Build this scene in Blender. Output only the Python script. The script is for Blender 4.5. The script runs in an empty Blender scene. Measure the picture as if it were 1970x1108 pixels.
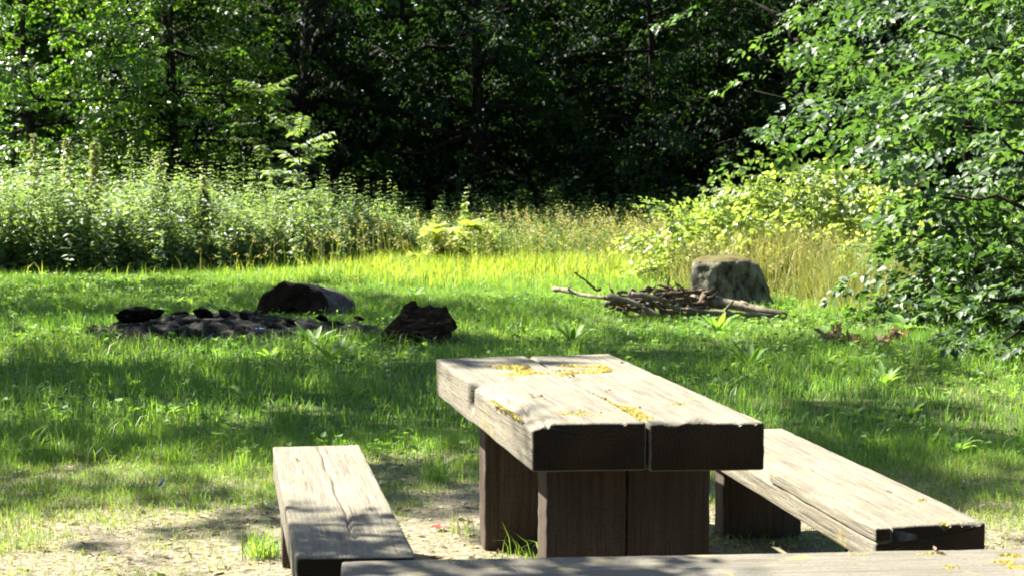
import bpy, bmesh, math
import numpy as np
from mathutils import Vector

sc = bpy.context.scene
COL = sc.collection

# ------------------------------------------------------------------ camera
CAM_H, FPX, PITCH = 1.55, 3200.0, 0.0635          # focal length in px of the 1970 px wide photograph
cam_d = bpy.data.cameras.new('camera')
cam = bpy.data.objects.new('camera', cam_d)
COL.objects.link(cam)
cam.location = (0, 0, CAM_H)
cam.rotation_euler = (math.pi / 2 - PITCH, 0, 0)
cam_d.sensor_width = 36.0
cam_d.lens = 36.0 * FPX / 1970.0
cam_d.clip_end = 500
cam_d.dof.use_dof = True
cam_d.dof.focus_distance = 7.5
cam_d.dof.aperture_fstop = 10.0
sc.camera = cam

# ------------------------------------------------------------------ light
SUN_EL, SUN_AZ = math.radians(46), math.radians(55)   # azimuth: from straight ahead (+Y) towards the left
SD = Vector((-math.sin(SUN_AZ) * math.cos(SUN_EL), math.cos(SUN_AZ) * math.cos(SUN_EL), math.sin(SUN_EL)))
w = bpy.data.worlds.new('World'); sc.world = w; w.use_nodes = True
nt = w.node_tree
sky = nt.nodes.new('ShaderNodeTexSky'); sky.sky_type = 'NISHITA'; sky.sun_disc = False
sky.sun_elevation = SUN_EL; sky.sun_rotation = -SUN_AZ
nt.links.new(sky.outputs[0], nt.nodes['Background'].inputs[0])
nt.nodes['Background'].inputs[1].default_value = 0.05
sun_d = bpy.data.lights.new('sun', 'SUN'); sun_d.energy = 5.0; sun_d.angle = math.radians(0.55); sun_d.color = (1.0, 0.95, 0.84)
sun = bpy.data.objects.new('sun', sun_d); COL.objects.link(sun)
sun.rotation_euler = (-SD).to_track_quat('-Z', 'Y').to_euler()
sc.view_settings.view_transform = 'Standard'; sc.view_settings.look = 'None'
sc.view_settings.exposure = 2.55; sc.view_settings.gamma = 1.0
sc.cycles.max_bounces = 8; sc.cycles.diffuse_bounces = 4; sc.cycles.transmission_bounces = 6
sc.cycles.use_denoising = True
sc.cycles.pixel_filter_type = 'BLACKMAN_HARRIS'; sc.cycles.filter_width = 1.9

# ------------------------------------------------------------------ helpers
def at(px, py, z=0.0):
    """point of height z seen at a pixel of the 1970 px photograph"""
    a = PITCH + math.atan((py - 554) / FPX)
    y = (CAM_H - z) / math.tan(a)
    depth = y * math.cos(PITCH) + (CAM_H - z) * math.sin(PITCH)
    return Vector(((px - 985) / FPX * depth, y, z))

def at_y(px, py, y):
    """point at distance y seen at a pixel"""
    a = PITCH + math.atan((py - 554) / FPX)
    z = CAM_H - y * math.tan(a)
    depth = y * math.cos(PITCH) + (CAM_H - z) * math.sin(PITCH)
    return Vector(((px - 985) / FPX * depth, y, z))

def vnoise(x, y, seed=0):
    x = np.asarray(x, float); y = np.asarray(y, float)
    xi = np.floor(x).astype(np.int64); yi = np.floor(y).astype(np.int64)
    xf = x - xi; yf = y - yi
    def h(a, b):
        n = (a * 374761393 + b * 668265263 + seed * 974711) & 0xffffffff
        n = ((n ^ (n >> 13)) * 1274126177) & 0xffffffff
        return ((n ^ (n >> 16)) & 0xffff) / 65535.0
    u = xf * xf * (3 - 2 * xf); v = yf * yf * (3 - 2 * yf)
    return (h(xi, yi) * (1 - u) + h(xi + 1, yi) * u) * (1 - v) + (h(xi, yi + 1) * (1 - u) + h(xi + 1, yi + 1) * u) * v

def fbm(x, y, seed=0, o=4):
    s = 0; a = 0.5; t = 0
    for i in range(o):
        s = s + a * vnoise(np.asarray(x) * 2 ** i, np.asarray(y) * 2 ** i, seed + i * 17); t += a; a *= 0.5
    return s / t

def gz(x, y):
    """ground height"""
    x = np.asarray(x, float); y = np.asarray(y, float)
    k = np.clip((y - 8.5) / 4, 0, 1)
    return k * 0.07 * (fbm(x * 0.35, y * 0.35, 5, 3) - 0.5) + 0.012 * (fbm(x * 2.2, y * 2.2, 9, 3) - 0.5)

def atg(px, py):
    """ground point seen at a pixel"""
    z = 0.0
    for _ in range(6):
        p = at(px, py, z); z = float(gz(p.x, p.y))
    return p

class MB:
    """collects triangles, builds ONE mesh object"""
    def __init__(self): self.v = []; self.t = []; self.c = []; self.n = 0
    def add(self, v, t, tint=0.5):
        v = np.asarray(v, np.float32).reshape(-1, 3); t = np.asarray(t, np.int64).reshape(-1, 3)
        self.v.append(v); self.t.append(t + self.n)
        self.c.append(np.broadcast_to(np.asarray(tint, np.float32), (len(v),)))
        self.n += len(v)
    def mesh(self, name, mat, smooth=False):
        v = np.concatenate(self.v); t = np.concatenate(self.t); c = np.concatenate(self.c)
        me = bpy.data.meshes.new(name)
        me.vertices.add(len(v)); me.vertices.foreach_set('co', v.ravel())
        me.loops.add(t.size); me.loops.foreach_set('vertex_index', t.ravel().astype(np.int32))
        me.polygons.add(len(t))
        me.polygons.foreach_set('loop_start', np.arange(0, t.size, 3, dtype=np.int32))
        if smooth: me.polygons.foreach_set('use_smooth', np.ones(len(t), bool))
        a = me.attributes.new('tint', 'FLOAT', 'POINT'); a.data.foreach_set('value', np.ascontiguousarray(c))
        me.update(calc_edges=True); me.validate()
        me.materials.append(mat)
        return me
    def build(self, name, mat, parent=None, smooth=False):
        o = bpy.data.objects.new(name, self.mesh(name, mat, smooth)); COL.objects.link(o)
        if parent: o.parent = parent
        return o

def tag(o, label=None, cat=None, group=None, kind=None):
    if label: o['label'] = label
    if cat: o['category'] = cat
    if group: o['group'] = group
    if kind: o['kind'] = kind
    return o

def empty(name, loc=(0, 0, 0), rz=0, label=None, cat=None, group=None):
    o = bpy.data.objects.new(name, None); COL.objects.link(o)
    o.location = loc; o.rotation_euler = (0, 0, rz); o.empty_display_size = 0.2
    return tag(o, label, cat, group)

def copy_tree(o, loc, rz=0, scale=1, label=None, group=None):
    c = o.copy(); COL.objects.link(c)
    for ch in o.children:
        d = ch.copy(); COL.objects.link(d); d.parent = c
        for g in ch.children:
            e = g.copy(); COL.objects.link(e); e.parent = d
    c.location = loc; c.rotation_euler = (0, 0, rz)
    c.scale = (scale,) * 3 if not hasattr(scale, '__len__') else scale
    if label: c['label'] = label
    if group: c['group'] = group
    return c

def unit(a): return a / np.maximum(np.linalg.norm(a, axis=-1, keepdims=True), 1e-9)

def tube(mb, pts, rad, seg=8, tint=0.5, rng=None, rough=0.0, cap=True):
    pts = np.asarray(pts, float); rad = np.broadcast_to(np.asarray(rad, float), (len(pts),))
    tan = unit(np.gradient(pts, axis=0))
    ref = np.array([0.31, 0.17, 0.93]) if abs(tan[0][2]) < 0.9 else np.array([1.0, 0.1, 0])
    a = unit(np.cross(tan, ref)); b = np.cross(tan, a)
    th = np.linspace(0, 2 * np.pi, seg, endpoint=False)
    r = rad[:, None] * np.ones((1, seg))
    if rng is not None and rough: r = r * (1 + rough * rng.normal(size=r.shape))
    v = pts[:, None] + r[..., None] * (np.cos(th)[None, :, None] * a[:, None] + np.sin(th)[None, :, None] * b[:, None])
    n = len(pts); tri = []
    for i in range(n - 1):
        for j in range(seg):
            p, q = i * seg + j, i * seg + (j + 1) % seg
            tri += [(p, q, q + seg), (p, q + seg, p + seg)]
    v = v.reshape(-1, 3)
    if cap:
        v = np.vstack([v, pts[0] - tan[0] * rad[0] * .1, pts[-1] + tan[-1] * rad[-1] * .1])
        for j in range(seg):
            tri.append((n * seg, (j + 1) % seg, j)); tri.append((n * seg + 1, (n - 1) * seg + j, (n - 1) * seg + (j + 1) % seg))
    mb.add(v, tri, tint)

def leaves(mb, b, a, n, L, W, tint, fold=0.12, curl=0.12):
    """folded kite leaves: base b, axis a, normal n"""
    a = unit(a); s = unit(np.cross(a, n)); n = np.cross(s, a)
    L = np.broadcast_to(np.asarray(L, float), (len(b),))[:, None]; W = np.broadcast_to(np.asarray(W, float), (len(b),))[:, None]
    m = b + a * L * 0.42 + n * W * fold
    v = np.stack([b, m + s * W * .5, b + a * L - n * L * curl, m - s * W * .5], 1)
    N = len(b); k = np.arange(N)[:, None] * 4
    t = np.stack([k + [[0, 1, 2]], k + [[0, 2, 3]]], 1)
    mb.add(v, t, np.repeat(np.broadcast_to(tint, (N,)), 4))

def sprays(mb, rng, c, az, pitch, length, m, LL, LW, tilt=0.35, jit=0.35, droop=0.2, width=0.6, tint=(0.2, 0.8)):
    """flat leafy sprays of twigs, one per centre c"""
    K = len(c)
    length = np.broadcast_to(length, (K,))
    d = np.stack([np.cos(az) * np.cos(pitch), np.sin(az) * np.cos(pitch), np.sin(pitch)], 1)
    nr = unit(np.array([0, 0, 1.0]) + rng.normal(size=(K, 3)) * tilt)
    s = unit(np.cross(d, nr)); nr = np.cross(s, d)
    u = rng.random((K, m)); sg = rng.choice([-1, 1], (K, m))
    vv = sg * rng.random((K, m)) * (width * (1 - u) + 0.08)
    l = length[:, None]
    p = c[:, None] + d[:, None] * (l * u)[..., None] + s[:, None] * (l * vv)[..., None]
    p[..., 2] -= droop * l * (u ** 2 + vv ** 2)
    p += rng.normal(size=p.shape) * 0.03 * l[..., None]
    a = d[:, None] * .75 + s[:, None] * (sg * .8)[..., None] + rng.normal(size=p.shape) * .35
    a[..., 2] -= 0.25
    n = nr[:, None] + rng.normal(size=p.shape) * jit
    tt = rng.uniform(*tint, (K, 1)) + rng.normal(size=(K, m)) * .12
    sz = rng.uniform(.65, 1.2, K * m)
    leaves(mb, p.reshape(-1, 3), a.reshape(-1, 3), n.reshape(-1, 3), LL * sz, LW * sz, np.clip(tt, 0, 1).ravel())

# ------------------------------------------------------------------ materials
def new_mat(name):
    m = bpy.data.materials.new(name); m.use_nodes = True
    nt = m.node_tree
    return m, nt, nt.nodes['Principled BSDF'], nt.nodes['Material Output']

def node(nt, kind, **kw):
    n = nt.nodes.new(kind)
    for k, v in kw.items(): setattr(n, k, v)
    return n

def ramp(nt, fac, stops):
    r = node(nt, 'ShaderNodeValToRGB'); e = r.color_ramp.elements
    while len(e) < len(stops): e.new(0.5)
    for el, (p, c) in zip(e, stops):
        el.position = p; el.color = (*c, 1) if len(c) == 3 else c
    nt.links.new(fac, r.inputs[0]); return r.outputs[0]

def noise(nt, coord, scale, detail=4, rough=0.55, stretch=None):
    if stretch:
        mp = node(nt, 'ShaderNodeMapping'); mp.inputs['Scale'].default_value = stretch
        nt.links.new(coord, mp.inputs[0]); coord = mp.outputs[0]
    n = node(nt, 'ShaderNodeTexNoise'); n.inputs['Scale'].default_value = scale
    n.inputs['Detail'].default_value = detail; n.inputs['Roughness'].default_value = rough
    nt.links.new(coord, n.inputs['Vector']); return n.outputs[0]

def mixc(nt, fac, a, b, mode='MIX'):
    m = node(nt, 'ShaderNodeMix', data_type='RGBA', blend_type=mode)
    for s, val in ((m.inputs[0], fac), (m.inputs[6], a), (m.inputs[7], b)):
        if hasattr(val, 'is_output'): nt.links.new(val, s)
        elif isinstance(val, (int, float)): s.default_value = val
        else: s.default_value = (*val, 1)
    return m.outputs[2]

def bump(nt, bsdf, h, strength, dist=0.01):
    b = node(nt, 'ShaderNodeBump'); b.inputs['Strength'].default_value = strength; b.inputs['Distance'].default_value = dist
    nt.links.new(h, b.inputs['Height']); nt.links.new(b.outputs[0], bsdf.inputs['Normal'])

def leaf_mat(name, dark, mid, light, trans=0.4, rough=0.42, spec=0.5, tcol=None):
    m, nt, p, out = new_mat(name)
    at_ = node(nt, 'ShaderNodeAttribute', attribute_name='tint')
    col = ramp(nt, at_.outputs['Fac'], [(0.05, dark), (0.5, mid), (0.95, light)])
    nt.links.new(col, p.inputs['Base Color'])
    p.inputs['Roughness'].default_value = rough; p.inputs['Specular IOR Level'].default_value = spec
    tr = node(nt, 'ShaderNodeBsdfTranslucent')
    nt.links.new(mixc(nt, 1.0, col, tcol or (1.9, 2.0, 0.7), 'MULTIPLY'), tr.inputs[0])
    mx = node(nt, 'ShaderNodeMixShader'); mx.inputs[0].default_value = trans
    nt.links.new(p.outputs[0], mx.inputs[1]); nt.links.new(tr.outputs[0], mx.inputs[2])
    nt.links.new(mx.outputs[0], out.inputs[0])
    return m

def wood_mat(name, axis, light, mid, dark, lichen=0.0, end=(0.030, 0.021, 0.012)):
    """weathered timber, grain along the local axis (0,1,2); cut ends darker, partly shade put into the colour"""
    m, nt, p, out = new_mat(name)
    tc = node(nt, 'ShaderNodeTexCoord'); c = tc.outputs['Object']
    st = [14, 14, 14]; st[axis] = 0.7
    g1 = noise(nt, c, 3.0, 6, .65, st)
    st2 = [60, 60, 60]; st2[axis] = 1.5
    g2 = noise(nt, c, 3.0, 4, .6, st2)
    big = noise(nt, c, 3.2, 5, .6)
    fine = noise(nt, c, 120.0, 3, .7)
    col = ramp(nt, g1, [(0.30, dark), (0.46, mid), (0.66, light)])
    col = mixc(nt, ramp(nt, g2, [(0.33, (0.7,) * 3), (0.45, (0,) * 3)]), col, tuple(x * .45 for x in dark))
    col = mixc(nt, ramp(nt, big, [(0.38, (0.55,) * 3), (0.62, (0,) * 3)]), col, tuple(x * .8 for x in mid))
    col = mixc(nt, ramp(nt, fine, [(0.36, (0.75,) * 3), (0.47, (0,) * 3)]), col, dark)
    if lichen:
        li = noise(nt, c, 7.0, 6, .7)
        col = mixc(nt, ramp(nt, li, [(0.60 - .1 * lichen, (0,) * 3), (0.72, (0.75,) * 3)]), col, (0.30, 0.25, 0.06))
    # cut ends (normal along the grain): weathered end grain plus shade painted in
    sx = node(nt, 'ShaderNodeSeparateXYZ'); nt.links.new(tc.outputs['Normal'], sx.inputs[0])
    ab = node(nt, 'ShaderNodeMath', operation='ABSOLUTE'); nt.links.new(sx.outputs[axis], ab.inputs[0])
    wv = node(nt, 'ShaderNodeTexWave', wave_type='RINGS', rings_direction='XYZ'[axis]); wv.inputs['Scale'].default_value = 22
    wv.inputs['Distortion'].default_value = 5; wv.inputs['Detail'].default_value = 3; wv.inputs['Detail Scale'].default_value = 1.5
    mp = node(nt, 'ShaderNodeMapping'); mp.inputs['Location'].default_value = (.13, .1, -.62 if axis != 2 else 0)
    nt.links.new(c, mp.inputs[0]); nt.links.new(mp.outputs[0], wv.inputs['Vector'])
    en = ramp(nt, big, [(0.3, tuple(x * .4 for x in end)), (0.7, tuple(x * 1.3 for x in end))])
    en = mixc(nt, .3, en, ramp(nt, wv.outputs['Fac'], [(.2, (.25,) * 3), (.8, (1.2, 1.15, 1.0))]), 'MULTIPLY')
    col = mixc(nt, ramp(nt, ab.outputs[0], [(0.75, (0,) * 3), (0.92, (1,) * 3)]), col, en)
    nt.links.new(col, p.inputs['Base Color'])
    p.inputs['Roughness'].default_value = 0.85; p.inputs['Specular IOR Level'].default_value = 0.2
    h = mixc(nt, 0.45, g1, g2)
    bump(nt, p, h, 1.0, 0.010)
    return m

def rough_mat(name, stops, scale=8, detail=6, bumps=0.8, dist=0.02, stretch=None, rough=0.95, spec=0.15):
    m, nt, p, out = new_mat(name)
    tc = node(nt, 'ShaderNodeTexCoord')
    n = noise(nt, tc.outputs['Object'], scale, detail, .65, stretch)
    nt.links.new(ramp(nt, n, stops), p.inputs['Base Color'])
    p.inputs['Roughness'].default_value = rough; p.inputs['Specular IOR Level'].default_value = spec
    bump(nt, p, n, bumps, dist)
    return m

M = {}
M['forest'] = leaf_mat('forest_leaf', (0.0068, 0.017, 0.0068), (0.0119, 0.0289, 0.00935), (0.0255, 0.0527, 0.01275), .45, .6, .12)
M['forest_sunlit'] = leaf_mat('sunlit_leaf', (0.035, 0.08, 0.014), (0.07, 0.14, 0.02), (0.12, 0.2, 0.03), .45, .40, .5)  # paler copy of the forest leaf: sunlight on the foliage put into its colour
M['shrub'] = leaf_mat('shrub_leaf', (.018, .042, .018), (.045, .090, .034), (.10, .165, .055), .38, .52, .4)
M['bramble'] = leaf_mat('bramble_leaf', (0.0855, 0.133, 0.04275), (0.19, 0.247, 0.09025), (0.342, 0.38, 0.1805), .40, .42, .5)
M['nettle'] = leaf_mat('nettle_leaf', (.055, .09, .04), (.11, .165, .075), (.22, .28, .15), .40, .5, .4)
M['under'] = leaf_mat('undergrowth_leaf', (.045, .085, .03), (.08, .135, .045), (.16, .20, .075), .40, .5, .3)
M['grass'] = leaf_mat('grass_blade', (.062, .138, .030), (.122, .236, .054), (.262, .340, .085), .40, .5, .3, (1.7, 1.75, .6))
M['strip'] = leaf_mat('sunny_grass_blade', (0.126, 0.2025, 0.027), (0.216, 0.3015, 0.0495), (0.342, 0.369, 0.108), .45, .5, .3, (1.6, 1.6, .6))
M['straw'] = leaf_mat('seeding_grass_blade', (.10, .16, .035), (.20, .235, .07), (.37, .34, .15), .35, .6, .2, (1.3, 1.2, .7))
M['broad'] = leaf_mat('broad_leaf', (.14, .20, .035), (.26, .31, .07), (.40, .42, .14), .42, .42, .5, (1.4, 1.4, .6))
M['dock'] = leaf_mat('dock_leaf', (0.055, 0.12, 0.03), (0.105, 0.2, 0.05), (0.2, 0.3, 0.085), .40, .6, .25)
M['stalk'] = leaf_mat('stalk_leaf', (.13, .17, .06), (.21, .25, .11), (.30, .31, .16), .4, .5, .3, (1.4, 1.4, .7))
M['dead_leaf'] = leaf_mat('dead_leaf', (.12, .085, .05), (.24, .17, .09), (.38, .29, .17), .25, .6, .3, (1.2, 1.1, .8))
M['litter'] = leaf_mat('dry_litter', (0.128, 0.096, 0.048), (0.272, 0.216, 0.12), (0.44, 0.376, 0.24), .15, .7, .2, (1.1, 1.1, .9))
M['bark'] = rough_mat('bark', [(.35, (.006, .005, .0035)), (.6, (.02, .016, .011))], 9, 6, .9, .03, (1, 1, .25))
M['twig'] = rough_mat('twig_bark', [(.3, (.035, .022, .014)), (.5, (.10, .07, .045)), (.7, (.22, .17, .12))], 14, 6, .7, .01, (1, 1, 1))
M['pale_branch'] = rough_mat('pale_branch_bark', [(.3, (0.068, 0.05525, 0.03825)), (.5, (0.1615, 0.136, 0.09775)), (.72, (0.2805, 0.2465, 0.187))], 12, 6, .7, .01)
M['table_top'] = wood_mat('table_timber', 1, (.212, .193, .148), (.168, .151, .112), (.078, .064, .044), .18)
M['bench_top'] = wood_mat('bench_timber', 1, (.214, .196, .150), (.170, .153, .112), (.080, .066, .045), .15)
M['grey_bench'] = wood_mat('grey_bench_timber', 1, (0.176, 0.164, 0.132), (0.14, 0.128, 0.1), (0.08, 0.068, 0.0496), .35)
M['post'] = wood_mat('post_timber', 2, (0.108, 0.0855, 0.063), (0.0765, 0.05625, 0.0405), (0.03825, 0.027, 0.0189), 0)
M['moss'] = leaf_mat('yellow_moss', (.055, .042, .011), (.17, .140, .022), (.31, .26, .055), .1, .9, .1)
M['ash'] = rough_mat('charred_ash', [(.42, (.003, .003, .002)), (.53, (.009, .008, .006)), (.60, (.045, .042, .036)), (.70, (.14, .132, .115))], 7, 8, 1, .03)
M['char'] = rough_mat('charcoal', [(.35, (.003, .003, .003)), (.7, (.016, .014, .012))], 18, 6, 1, .03, None, 1.0, .05)
M['stump'] = rough_mat('stump_bark', [(.34, (0.016, 0.014, 0.010)), (.44, (0.075, 0.070, 0.048)), (.55, (0.16, 0.152, 0.112)), (.72, (0.29, 0.275, 0.215))], 7.5, 9, 1, .06, (1.2, 1.2, .7))
M['stump_top'] = rough_mat('mossy_stump_top', [(.35, (0.04, 0.028, 0.012)), (.55, (0.088, 0.072, 0.024)), (.72, (0.096, 0.12, 0.024))], 9, 6, .8, .02)
M['log_bark'] = rough_mat('log_bark', [(.35, (0.028, 0.024, 0.0208)), (.55, (0.096, 0.084, 0.072)), (.75, (0.192, 0.176, 0.152))], 10, 7, 1, .03)
M['log_end'] = rough_mat('rotten_wood', [(.35, (0.0064, 0.004, 0.0032)), (.55, (0.024, 0.0136, 0.0088)), (.75, (0.06, 0.032, 0.0176))], 7, 7, 1, .03)
M['chunk'] = rough_mat('split_rotten_wood', [(.35, (0.0135, 0.00825, 0.00525)), (.55, (0.05625, 0.03375, 0.0195)), (.75, (0.18, 0.1237, 0.075))], 6, 7, 1, .03, (1, 1, 5))

def plain(name, col, rough=.5):
    m, nt, p, out = new_mat(name); p.inputs['Base Color'].default_value = (*col, 1); p.inputs['Roughness'].default_value = rough
    n = noise(nt, node(nt, 'ShaderNodeTexCoord').outputs['Object'], 60, 3)
    nt.links.new(mixc(nt, n, col, tuple(x * .6 for x in col)), p.inputs['Base Color'])
    return m
M['red'] = plain('red_petal', (.72, .03, .02)); M['blue'] = plain('blue_plastic', (.10, .22, .55)); M['white'] = plain('white_paper', (.75, .74, .70))

# ------------------------------------------------------------------ ground
def build_ground():
    xs = np.concatenate([np.linspace(-150, -15, 10)[:-1], np.linspace(-15, 15, 121), np.linspace(15, 150, 10)[1:]])
    ys = np.concatenate([np.linspace(-150, 2, 12)[:-1], np.linspace(2, 46, 177), np.linspace(46, 200, 12)[1:]])
    X, Y = np.meshgrid(xs, ys); Z = gz(X, Y)
    mb = MB(); nx = len(xs); ny = len(ys)
    i = (np.arange(ny - 1)[:, None] * nx + np.arange(nx - 1)).ravel()
    t = np.concatenate([np.stack([i, i + 1, i + nx + 1], 1), np.stack([i, i + nx + 1, i + nx], 1)])
    mb.add(np.stack([X, Y, Z], -1), t)
    m, nt, p, out = new_mat('soil')
    c = node(nt, 'ShaderNodeTexCoord').outputs['Object']
    a = noise(nt, c, 1.1, 6, .65); b = noise(nt, c, 28, 5, .7); f = noise(nt, c, 160, 3, .7)
    soil = ramp(nt, b, [(.32, (.07, .06, .042)), (.5, (.185, .162, .115)), (.68, (.30, .27, .20))])
    soil = mixc(nt, ramp(nt, f, [(.35, (.6,) * 3), (.5, (0,) * 3)]), soil, (.10, .07, .04))
    turf = ramp(nt, b, [(.3, (.035, .045, .014)), (.7, (.075, .085, .03))])
    sx = node(nt, 'ShaderNodeSeparateXYZ'); nt.links.new(c, sx.inputs[0])
    mr = node(nt, 'ShaderNodeMapRange'); mr.inputs[1].default_value = 8.4; mr.inputs[2].default_value = 11.0
    nt.links.new(sx.outputs[1], mr.inputs[0])
    ad = node(nt, 'ShaderNodeMath', operation='ADD'); nt.links.new(mr.outputs[0], ad.inputs[0]); nt.links.new(a, ad.inputs[1])
    fac = ramp(nt, ad.outputs[0], [(.55, (0,) * 3), (.85, (1,) * 3)])
    nt.links.new(mixc(nt, fac, soil, turf), p.inputs['Base Color'])
    p.inputs['Roughness'].default_value = .95; p.inputs['Specular IOR Level'].default_value = .1
    bump(nt, p, b, .8, .02)
    tag(mb.build('ground', m, smooth=True), kind='structure')
build_ground()

# ------------------------------------------------------------------ trees
def make_crown(rng, h, r, z0, nl, ns, m, LL, LW, z_low_bias=1.0, trunk_r=0.16, shape=1.0):
    """trunk+limbs mesh and leaf mesh of one broadleaf tree standing at the origin"""
    tm, lm = MB(), MB()
    zz = np.linspace(-.2, h * .93, 12)
    bend = np.stack([np.cumsum(rng.normal(size=12)) * .06, np.cumsum(rng.normal(size=12)) * .06, zz], 1)
    bend[:3, :2] *= .3
    tr = trunk_r * (1 - zz / h * .85) * (1 + .5 * np.exp(-np.maximum(zz, 0) * 3))
    tube(tm, bend, tr, 10, rng=rng, rough=.05)
    for k in range(nl):
        f = (k + rng.random()) / nl
        z = z0 + (h - z0) * f ** z_low_bias
        rr = r * (math.sin(math.pi * (0.22 + 0.75 * (z - z0) / (h - z0))) ** .8) * rng.uniform(.75, 1.1) * shape
        az = k * 2.39996 + rng.normal() * .4
        up = rng.uniform(-.05, .45) if z > z0 + .2 * (h - z0) else rng.uniform(-.25, .15)
        zs = max(.4, z - rr * up * .8)
        cx = np.interp(zs, zz, bend[:, 0]); cy = np.interp(zs, zz, bend[:, 1])
        s = np.linspace(0, 1, 7)
        P = np.stack([cx + np.cos(az) * rr * s, cy + np.sin(az) * rr * s, zs + rr * up * s ** .8 - .10 * rr * s ** 2.2], 1)
        P[1:] += rng.normal(size=(6, 3)) * .05 * rr * s[1:, None]
        tube(tm, P, np.interp(zs, zz, tr) * .42 * (1 - .85 * s) + .006, 5)
        q = rng.uniform(.28, 1.04, ns)
        c = np.stack([np.interp(q, s, P[:, i]) for i in range(3)], 1) + rng.normal(size=(ns, 3)) * np.array([.22, .22, .16]) * (rr * .55 + .2)
        sprays(lm, rng, c, az + rng.normal(size=ns) * .9, rng.normal(size=ns) * .22 - .12, rng.uniform(.5, 1.0, ns) * min(1.0, r * .32),
               m, LL, LW, tilt=.32, jit=.38)
    return tm, lm

def make_tree(name, label, cat, group, mat, loc, rz=0, scale=1, seed=1, **kw):
    rng = np.random.default_rng(seed)
    tm, lm = make_crown(rng, **kw)
    o = empty(name, loc, rz, label, cat, group); o.scale = (scale,) * 3
    tm.build('trunk', M['bark'], o, smooth=True); lm.build('crown', mat, o)
    return o

BACK = 'trees of the dark wood behind the clearing'
FOREST_LABEL = 'dark dense broadleaf tree standing deep in shade at the back of the clearing'
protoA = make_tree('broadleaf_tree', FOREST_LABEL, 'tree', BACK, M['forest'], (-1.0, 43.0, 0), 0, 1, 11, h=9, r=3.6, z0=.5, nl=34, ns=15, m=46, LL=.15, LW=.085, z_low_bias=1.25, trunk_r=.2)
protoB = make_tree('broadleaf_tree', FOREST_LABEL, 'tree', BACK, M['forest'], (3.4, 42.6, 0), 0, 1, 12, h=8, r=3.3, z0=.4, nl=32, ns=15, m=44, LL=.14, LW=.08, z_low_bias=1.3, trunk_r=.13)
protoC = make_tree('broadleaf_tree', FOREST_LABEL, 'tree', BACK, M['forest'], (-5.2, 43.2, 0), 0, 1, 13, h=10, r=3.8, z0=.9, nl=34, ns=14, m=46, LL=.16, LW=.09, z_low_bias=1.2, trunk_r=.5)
protoC['label'] = 'thick-trunked dark tree behind the leafy sapling, its trunk showing at the top edge'
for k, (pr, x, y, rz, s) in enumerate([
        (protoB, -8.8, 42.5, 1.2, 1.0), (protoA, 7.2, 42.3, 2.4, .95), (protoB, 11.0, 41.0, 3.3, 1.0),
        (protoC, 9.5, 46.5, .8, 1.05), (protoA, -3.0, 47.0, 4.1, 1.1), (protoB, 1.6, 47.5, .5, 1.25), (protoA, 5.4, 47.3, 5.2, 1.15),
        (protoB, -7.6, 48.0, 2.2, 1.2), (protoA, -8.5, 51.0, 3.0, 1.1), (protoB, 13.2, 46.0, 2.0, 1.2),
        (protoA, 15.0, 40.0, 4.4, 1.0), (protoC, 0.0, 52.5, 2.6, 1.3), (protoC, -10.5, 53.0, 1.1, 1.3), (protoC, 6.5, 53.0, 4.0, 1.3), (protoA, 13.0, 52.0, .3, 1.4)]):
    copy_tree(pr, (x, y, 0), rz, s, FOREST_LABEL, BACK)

left_tree = make_tree('broadleaf_tree', 'sunlit yellow-green tree at the upper left, behind the tallest nettles', 'tree', None, M['forest_sunlit'],
                      (-11.3, 39.0, 0), .4, 1, 21, h=7.5, r=3.2, z0=.8, nl=30, ns=13, m=42, LL=.14, LW=.085, z_low_bias=1.1, trunk_r=.16)

copy_tree(left_tree, (-8.0, 40.2, 0), 2.1, .92, 'second sunlit tree just right of the yellow-green one behind the nettles')

# tall trees left of the clearing whose crowns shade the lawn
SH = 'tall trees left of the clearing that shade the lawn'
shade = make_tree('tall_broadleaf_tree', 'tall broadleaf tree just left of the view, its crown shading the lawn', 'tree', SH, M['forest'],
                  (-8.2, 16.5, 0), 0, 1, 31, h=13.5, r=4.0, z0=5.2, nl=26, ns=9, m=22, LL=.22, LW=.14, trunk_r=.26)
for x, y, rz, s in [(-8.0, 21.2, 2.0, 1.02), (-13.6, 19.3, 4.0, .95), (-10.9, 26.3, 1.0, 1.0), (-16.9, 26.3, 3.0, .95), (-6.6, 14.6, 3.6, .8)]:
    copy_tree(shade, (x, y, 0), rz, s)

for o_ in list(sc.objects):
    if o_.get('group') == BACK and o_.location.y < 46: o_.scale = (o_.scale[0], o_.scale[1], o_.scale[2] * 1.32)
# unseen trees added behind the viewer to block skylight and darken shaded faces
for x, y, rz, s in [(-11, -6, 1.0, 1.5), (-4, -9, 2.0, 1.6), (3.5, -9.5, 3.0, 1.6), (10.5, -7, 4.0, 1.5), (15, 0, 5.0, 1.4), (-15, 1, .5, 1.2), (0, -14, .7, 1.9)]:
    copy_tree(protoA, (x, y, 0), rz, s, 'unseen broadleaf tree added behind the viewer to block skylight', 'unseen trees added to block skylight from the viewer side')

# distant wood, one mass
def far_wood():
    rng = np.random.default_rng(77); mb = MB()
    n = 8000
    c = np.stack([rng.uniform(-32, 32, n), rng.uniform(57, 64, n), rng.uniform(.2, 14, n)], 1)
    sprays(mb, rng, c, rng.uniform(0, 6.28, n), rng.normal(size=n) * .4, 1.6, 22, .45, .32, tilt=.7, jit=.7)
    tag(mb.build('distant_wood', M['forest_sunlit']), 'dark mass of trees far back between the nearer trunks', 'wood', kind='stuff')  # paler leaf colour imitates backlit glimpses between the dark trees
far_wood()

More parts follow.
